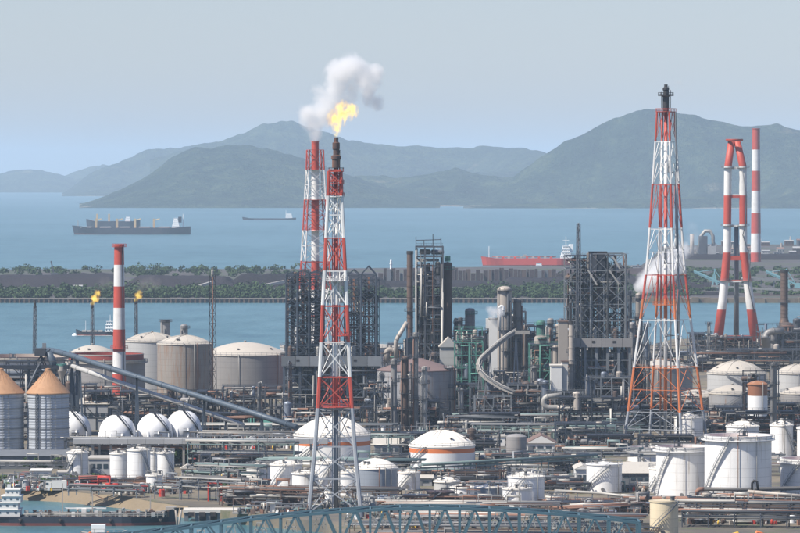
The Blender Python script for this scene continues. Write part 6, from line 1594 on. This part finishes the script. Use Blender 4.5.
# red gantry by the quay
g = thing('hose_gantry', 'red steel hose gantry on the quay right of the jetty', 'gantry', (X(211, 1225), 1225, GZ)); D = 1225.
for px in (208, 221): bar(g, 'post', (X(px, D), D, GZ), (X(px, D), D, Z(482, D)), .4, 'red')
bar(g, 'beam', (X(207, D), D, Z(483, D)), (X(222, D), D, Z(483, D)), .4, 'red')
g = thing('hose_gantry', 'red pipe gantry on the quay below the tall white tank group', 'gantry', (X(98, 1270), 1270, GZ)); D = 1268.
for px in (79, 109): bar(g, 'post', (X(px, D), D, GZ), (X(px, D), D, Z(476, D)), .35, 'red')
for y in (476.5, 478.5): pipe(g, [(X(78, D), D, Z(y, D)), (X(110, D), D, Z(y - 1, D))], .22, 'deck_r')
# ---- diggers at the bottom right
def digger(label, px, yb, col, s=1):
    D = gd(yb); c = Vector((X(px, D), D, GZ)); t = thing('excavator', label, 'excavator', c, 'excavators at the bottom edge')
    for sy in (-1.1, 1.1): MB().box(c + Vector((0, sy, .45)), (3.6, .7, .9)).build('track', 'black', t)
    MB().box(c + Vector((-.3 * s, 0, 1.55)), (3.0, 2.4, 1.1)).build('body', col, t); MB().box(c + Vector((.7 * s, -.6, 2.4)), (1.2, 1.1, 1.7)).build('cab', 'glass', t)
    MB().path([c + Vector((1.0 * s, 0, 1.8)), c + Vector((2.6 * s, 0, 4.6)), c + Vector((4.6 * s, 0, 4.0))], [.4, .38, .28], 6).build('boom', col, t)
    MB().path([c + Vector((4.6 * s, 0, 4.0)), c + Vector((5.0 * s, 0, 1.6))], [.28, .2], 6).build('arm', col, t); MB().box(c + Vector((4.8 * s, 0, 1.2)), (.9, 1.0, .9)).build('bucket', 'black', t)
digger('orange excavator at the bottom right edge', 747, 551, 'orange'); digger('yellow excavator left of the orange one at the bottom edge', 748.5, 552, 'yellow', -1)
def car(label, px, yb, col, truck=False):
    D = gd(yb); c = Vector((X(px, D), D, GZ)); t = thing('parked_truck' if truck else 'parked_car', label, 'truck' if truck else 'car', c, 'vehicles in the yard'); L, W = (6.2, 2.2) if truck else (4.3, 1.75)
    if truck: MB().box(c + Vector((.9, 0, 1.75)), (4.2, W, 2.1)).build('cargo_box', col, t); MB().box(c + Vector((-2.2, 0, 1.45)), (1.6, W * .95, 1.7)).build('cab', 'walll', t); MB().box(c + Vector((-2.6, -W / 2 + .02, 1.9)), (.7, .1, .5)).build('window', 'glass', t)
    else:
        MB().add([c + Vector(p) for p in [(-2.1, -.85, .3), (2.1, -.85, .3), (2.1, .85, .3), (-2.1, .85, .3), (-2.1, -.85, .85), (2.1, -.85, .9), (2.1, .85, .9), (-2.1, .85, .85)]], [(3, 2, 1, 0), (4, 5, 6, 7), (0, 1, 5, 4), (1, 2, 6, 5), (2, 3, 7, 6), (3, 0, 4, 7)]).build('body', col, t)
        MB().add([c + Vector(p) for p in [(-1.2, -.8, .86), (1.7, -.8, .88), (1.7, .8, .88), (-1.2, .8, .86), (-.5, -.68, 1.42), (1.2, -.68, 1.42), (1.2, .68, 1.42), (-.5, .68, 1.42)]], [(4, 5, 6, 7), (0, 1, 5, 4), (1, 2, 6, 5), (2, 3, 7, 6), (3, 0, 4, 7)]).build('cabin', 'glass', t)
    for x in (-L * .32, L * .32):
        for y in (-W / 2 + .1, W / 2 - .1): MB().tube(c + Vector((x, y - .12, .33)), c + Vector((x, y + .12, .33)), .33, n=10).build('wheel', 'black', t)
car('dark car on the quay road at far left', 19, 489, 'hull_d'); car('white truck on the quay road behind the tanker', 56, 490, 'walll', True); car('dark truck beside the pale narrow building', 557, 489, 'hull_d', True)
car('white car parked before the small white hut', 567, 487, 'white_clean'); car('red car by the long shed', 630, 491, 'red'); car('white truck near the long shed', 640, 491.5, 'walll', True)
car('white car at the foot of the ribbed grey tank', 500, 484, 'white_clean'); car('white truck in the yard left of the white gabled house', 505, 458, 'walll', True); car('grey car in the yard right of the white gabled house', 566, 459, 'galv')

# ================================================================ FAR SHORE AT THE RIGHT
def stacker(label, px, D, s=1):
    c = Vector((X(px, D), D, 3.2)); k = D / F; t = thing('coal_stacker', label, 'stacker', c, 'teal coal stackers')
    q = lambda dx, dy: c + Vector((dx * k * s, 0, dy * k))
    bar(t, 'tower_leg', q(-2, 0), q(0, 16), 1.3, 'teal'); bar(t, 'tower_leg', q(4, 0), q(1, 16), 1.3, 'teal')
    bar(t, 'boom', q(-20, 20), q(5, 9), 1.4, 'teal'); bar(t, 'boom_lower', q(-20, 18.5), q(5, 7), .9, 'teal'); bar(t, 'stay', q(-16, 19), q(1, 21), .5, 'teal'); bar(t, 'stay', q(1, 21), q(9, 8), .5, 'teal')
    bar(t, 'mast', q(0, 12), q(1, 22), .9, 'teal'); bar(t, 'counter_arm', q(5, 9), q(12, 5), 1.2, 'teal'); MB().box(q(12, 5), (5, 4, 4)).build('counterweight', 'teal', t)
    for i in range(6):
        a, b = q(-18 + 4 * i, 19.2 - 1.76 * i), q(-16 + 4 * i, 16.8 - 1.76 * i); bar(t, 'boom_web', a, b, .4, 'teal')
    MB().box(c + Vector((0, 0, .8)), (10, 6, 1.6)).build('bogie', 'steel', t)
stacker('teal coal stacker left of the twin-legged chimney', 714, 3450, 1); stacker('teal coal stacker at the right edge behind the ribbed stack', 786, 3450, 1)
rs = random.Random(9)
i = 0
for (x0, x1, D, y0, y1, k) in ((618, 700, 4300, 262, 271, 12), (690, 806, 5000, 247, 257, 14), (640, 806, 4050, 270, 279, 14), (650, 806, 3700, 286, 293, 8), (700, 806, 5600, 239, 246, 10)):
    for j in range(k):
        px = x0 + (x1 - x0) * (j + .5) / k + rs.uniform(-2, 2); w = rs.uniform(3, 9); yt = rs.uniform(y0, y1); c = Vector((X(px, D), D + rs.uniform(0, 60), 3.2)); H = Z(yt, D) - 3.2; ww = w * D / F
        where = {4300: 'behind the splayed flare', 5000: 'below the distant striped chimney', 4050: 'across the channel at right', 3700: 'on the far shore at right', 5600: 'furthest back at right'}[D]
        t = thing('far_plant_building', f"{ORD[j]} hazy plant building {'from left ' if j else ''}{where}", 'building', c, f'hazy buildings {where}')
        mt = rs.choice(['wall', 'wall', 'beige', 'ore', 'steel', 'brown'])
        MB().box(c + Vector((0, 0, H * .4)), (ww, 14, H * .8)).build('wall', mt, t)
        MB().add([c + Vector(p) for p in [(-ww / 2 - .4, -7.4, H * .8), (ww / 2 + .4, -7.4, H * .8), (ww / 2 + .4, 7.4, H * .8), (-ww / 2 - .4, 7.4, H * .8), (-ww / 2 - .4, 0, H), (ww / 2 + .4, 0, H)]], [(0, 1, 5, 4), (2, 3, 4, 5), (1, 2, 5), (3, 0, 4)]).build('roof', rs.choice(['roofb', 'roofd', 'wall']), t)
        for q in range(3): MB().box(c + Vector((ww * (q / 3 - .33), -7.1, H * .5)), (ww * .16, .3, H * .16)).build('window', 'glass', t)
        if rs.random() < .45: MB().lathe(c + Vector((ww * .2, 2, H * .8)), [(1.3, 0), (1., H * .8), (0, H * .8)], 10).build('chimney', rs.choice(['pipel', 'beige', 'steel']), t)
t = thing('blast_furnace', 'hazy steelworks tower with a gooseneck pipe behind the splayed flare', 'steelworks', (X(706, 4800), 4800, 3.2)); D = 4800.
MB().box((X(703, D), D, (3.2 + Z(236, D)) / 2), (9, 14, Z(236, D) - 3.2)).build('tower', 'steel', t)
pipe(t, [at(692, 258, D), at(692, 234, D)], 2.2, 'beige', 'stove'); pipe(t, [at(699, 250, D), at(701, 236, D), at(705, 231, D), at(710, 231, D), at(713, 236, D), at(714, 262, D)], 1.8, 'pipel', 'gooseneck', 8)
MB().box((X(711, D), D, (3.2 + Z(246, D)) / 2), (10, 14, Z(246, D) - 3.2)).build('cast_house', 'wall', t)
for px, lab in ((52.5, 'thin leaning crane boom on the spit at far left'),):
    D = 3900.; t = thing('crane_boom', lab, 'crane', (X(px, D), D, 3.2)); bar(t, 'boom', (X(54.5, D), D, 3.2), at(51, 261, D), 1.1, 'steel'); MB().box((X(54.5, D), D, 5.2), (6, 5, 4)).build('cab', 'steel', t)
t = thing('beacon', 'small white beacon on the grey block wall', 'beacon', (X(391, 3730), 3730, 3.2)); MB().lathe((X(391, 3730), 3730, 3.2), [(1.1, 0), (.8, 15), (1.2, 15), (1.2, 16), (.8, 16), (.8, 18), (0, 19)], 12).build('shaft', 'white_clean', t)
for a, b, y, lab in ((71, 84, 286, 'left of the striped chimney'), (636, 656, 298, 'on the far shore left of the twin-legged chimney'), (668, 690, 298.5, 'on the far shore near the twin-legged chimney')):
    shed(f'long low pale shed {lab}', a, b, y, 300, 12, 'walll', 'walll', 'flat', win=0, door=False, name='shore_shed', D=3410. if a < 100 else 3300.)

# ================================================================ FLAMES AND VAPOUR
def blobs(rows, D): return [(at(x, y, D), r * D / F) for x, y, r in rows]
smoke('flame', 'large yellow flame on the front flare tower', blobs([(336.5, 134, 3.6), (336, 128, 7), (337, 119, 12), (343, 114, 12), (350, 111, 10), (342, 106, 8)], 1186.), 0, None, 1, 'flame', .8, .20, 3.2, emit=.45, stretch=(1, 1, .6))
smoke('flame', 'small orange flame on the mast left of the striped chimney', blobs([(92.5, 303, 3.2), (94.5, 298, 5.6), (97.5, 293.5, 4.6)], 1990.), 0, None, 2, 'flame', .6, .12, 1.8, emit=.42, stretch=(1, 1, .6))
smoke('flame', 'small orange flame on the mast right of the striped chimney', blobs([(136, 299.5, 3), (138, 295.5, 5), (140, 292, 3.6)], 2050.), 0, None, 3, 'flame', .6, .14, 1.8, emit=.36, stretch=(1, 1, .6))
smoke('vapour_cloud', 'white vapour rising from the rear stack of the pair', blobs([(315, 140, 5), (315, 133, 11), (312, 122, 18), (309, 114, 16), (322, 112, 21), (330, 104, 21), (322, 100, 20), (338, 92, 22), (340, 76, 20), (352, 70, 20), (362, 80, 20), (367, 94, 18), (352, 92, 17), (376, 100, 13), (374, 76, 14)], 1800.), .6, (.999, .998, .996), 4, 'vapour', .085, .12, 2.7)
smoke('vapour_cloud', 'white steam drifting behind the legs of the splayed flare', blobs([(641, 285, 9), (646, 282, 13), (654, 278, 16), (662, 272, 17), (671, 263, 16), (680, 250, 13)], 1750.), .9, (.998, .998, .998), 5, 'vapour', .10, .02, 2.0)
smoke('vapour_cloud', 'faint steam rising beside the hazy steelworks tower', blobs([(688, 262, 9), (690, 250, 11), (693, 238, 11), (691, 226, 9)], 4750.), .05, (.99, .99, .99), 9, 'vapour', .035, .12, 2.2)
smoke('vapour_cloud', 'little puff of steam over the cream duct tower', blobs([(493, 317, 5), (493, 312, 8), (499, 312, 7), (490, 310, 6)], 1640.), .7, (.998, .998, .998), 6, 'vapour', .3, .05, 2.0)
smoke('vapour_cloud', 'faint wisp at the tip of the splayed flare', blobs([(667, 86, 4), (671, 84, 6), (677, 83, 6)], 1490.), .10, (.9, .88, .87), 10, 'vapour', .3, .12, 2.0)
smoke('flare_smoke', 'thin brown smoke over the small flame right of the striped chimney', blobs([(141, 289, 6), (147, 284, 10), (153, 282, 10), (142, 284, 10)], 2050.), .09, (.5, .46, .44), 7, 'smoke', .2, .08, 2.0)
smoke('flare_smoke', 'thin grey smoke over the small flame left of the striped chimney', blobs([(98, 288, 6), (103, 284, 9), (108, 283, 9)], 2000.), .07, (.5, .46, .44), 8, 'smoke', .2, .08, 2.0)
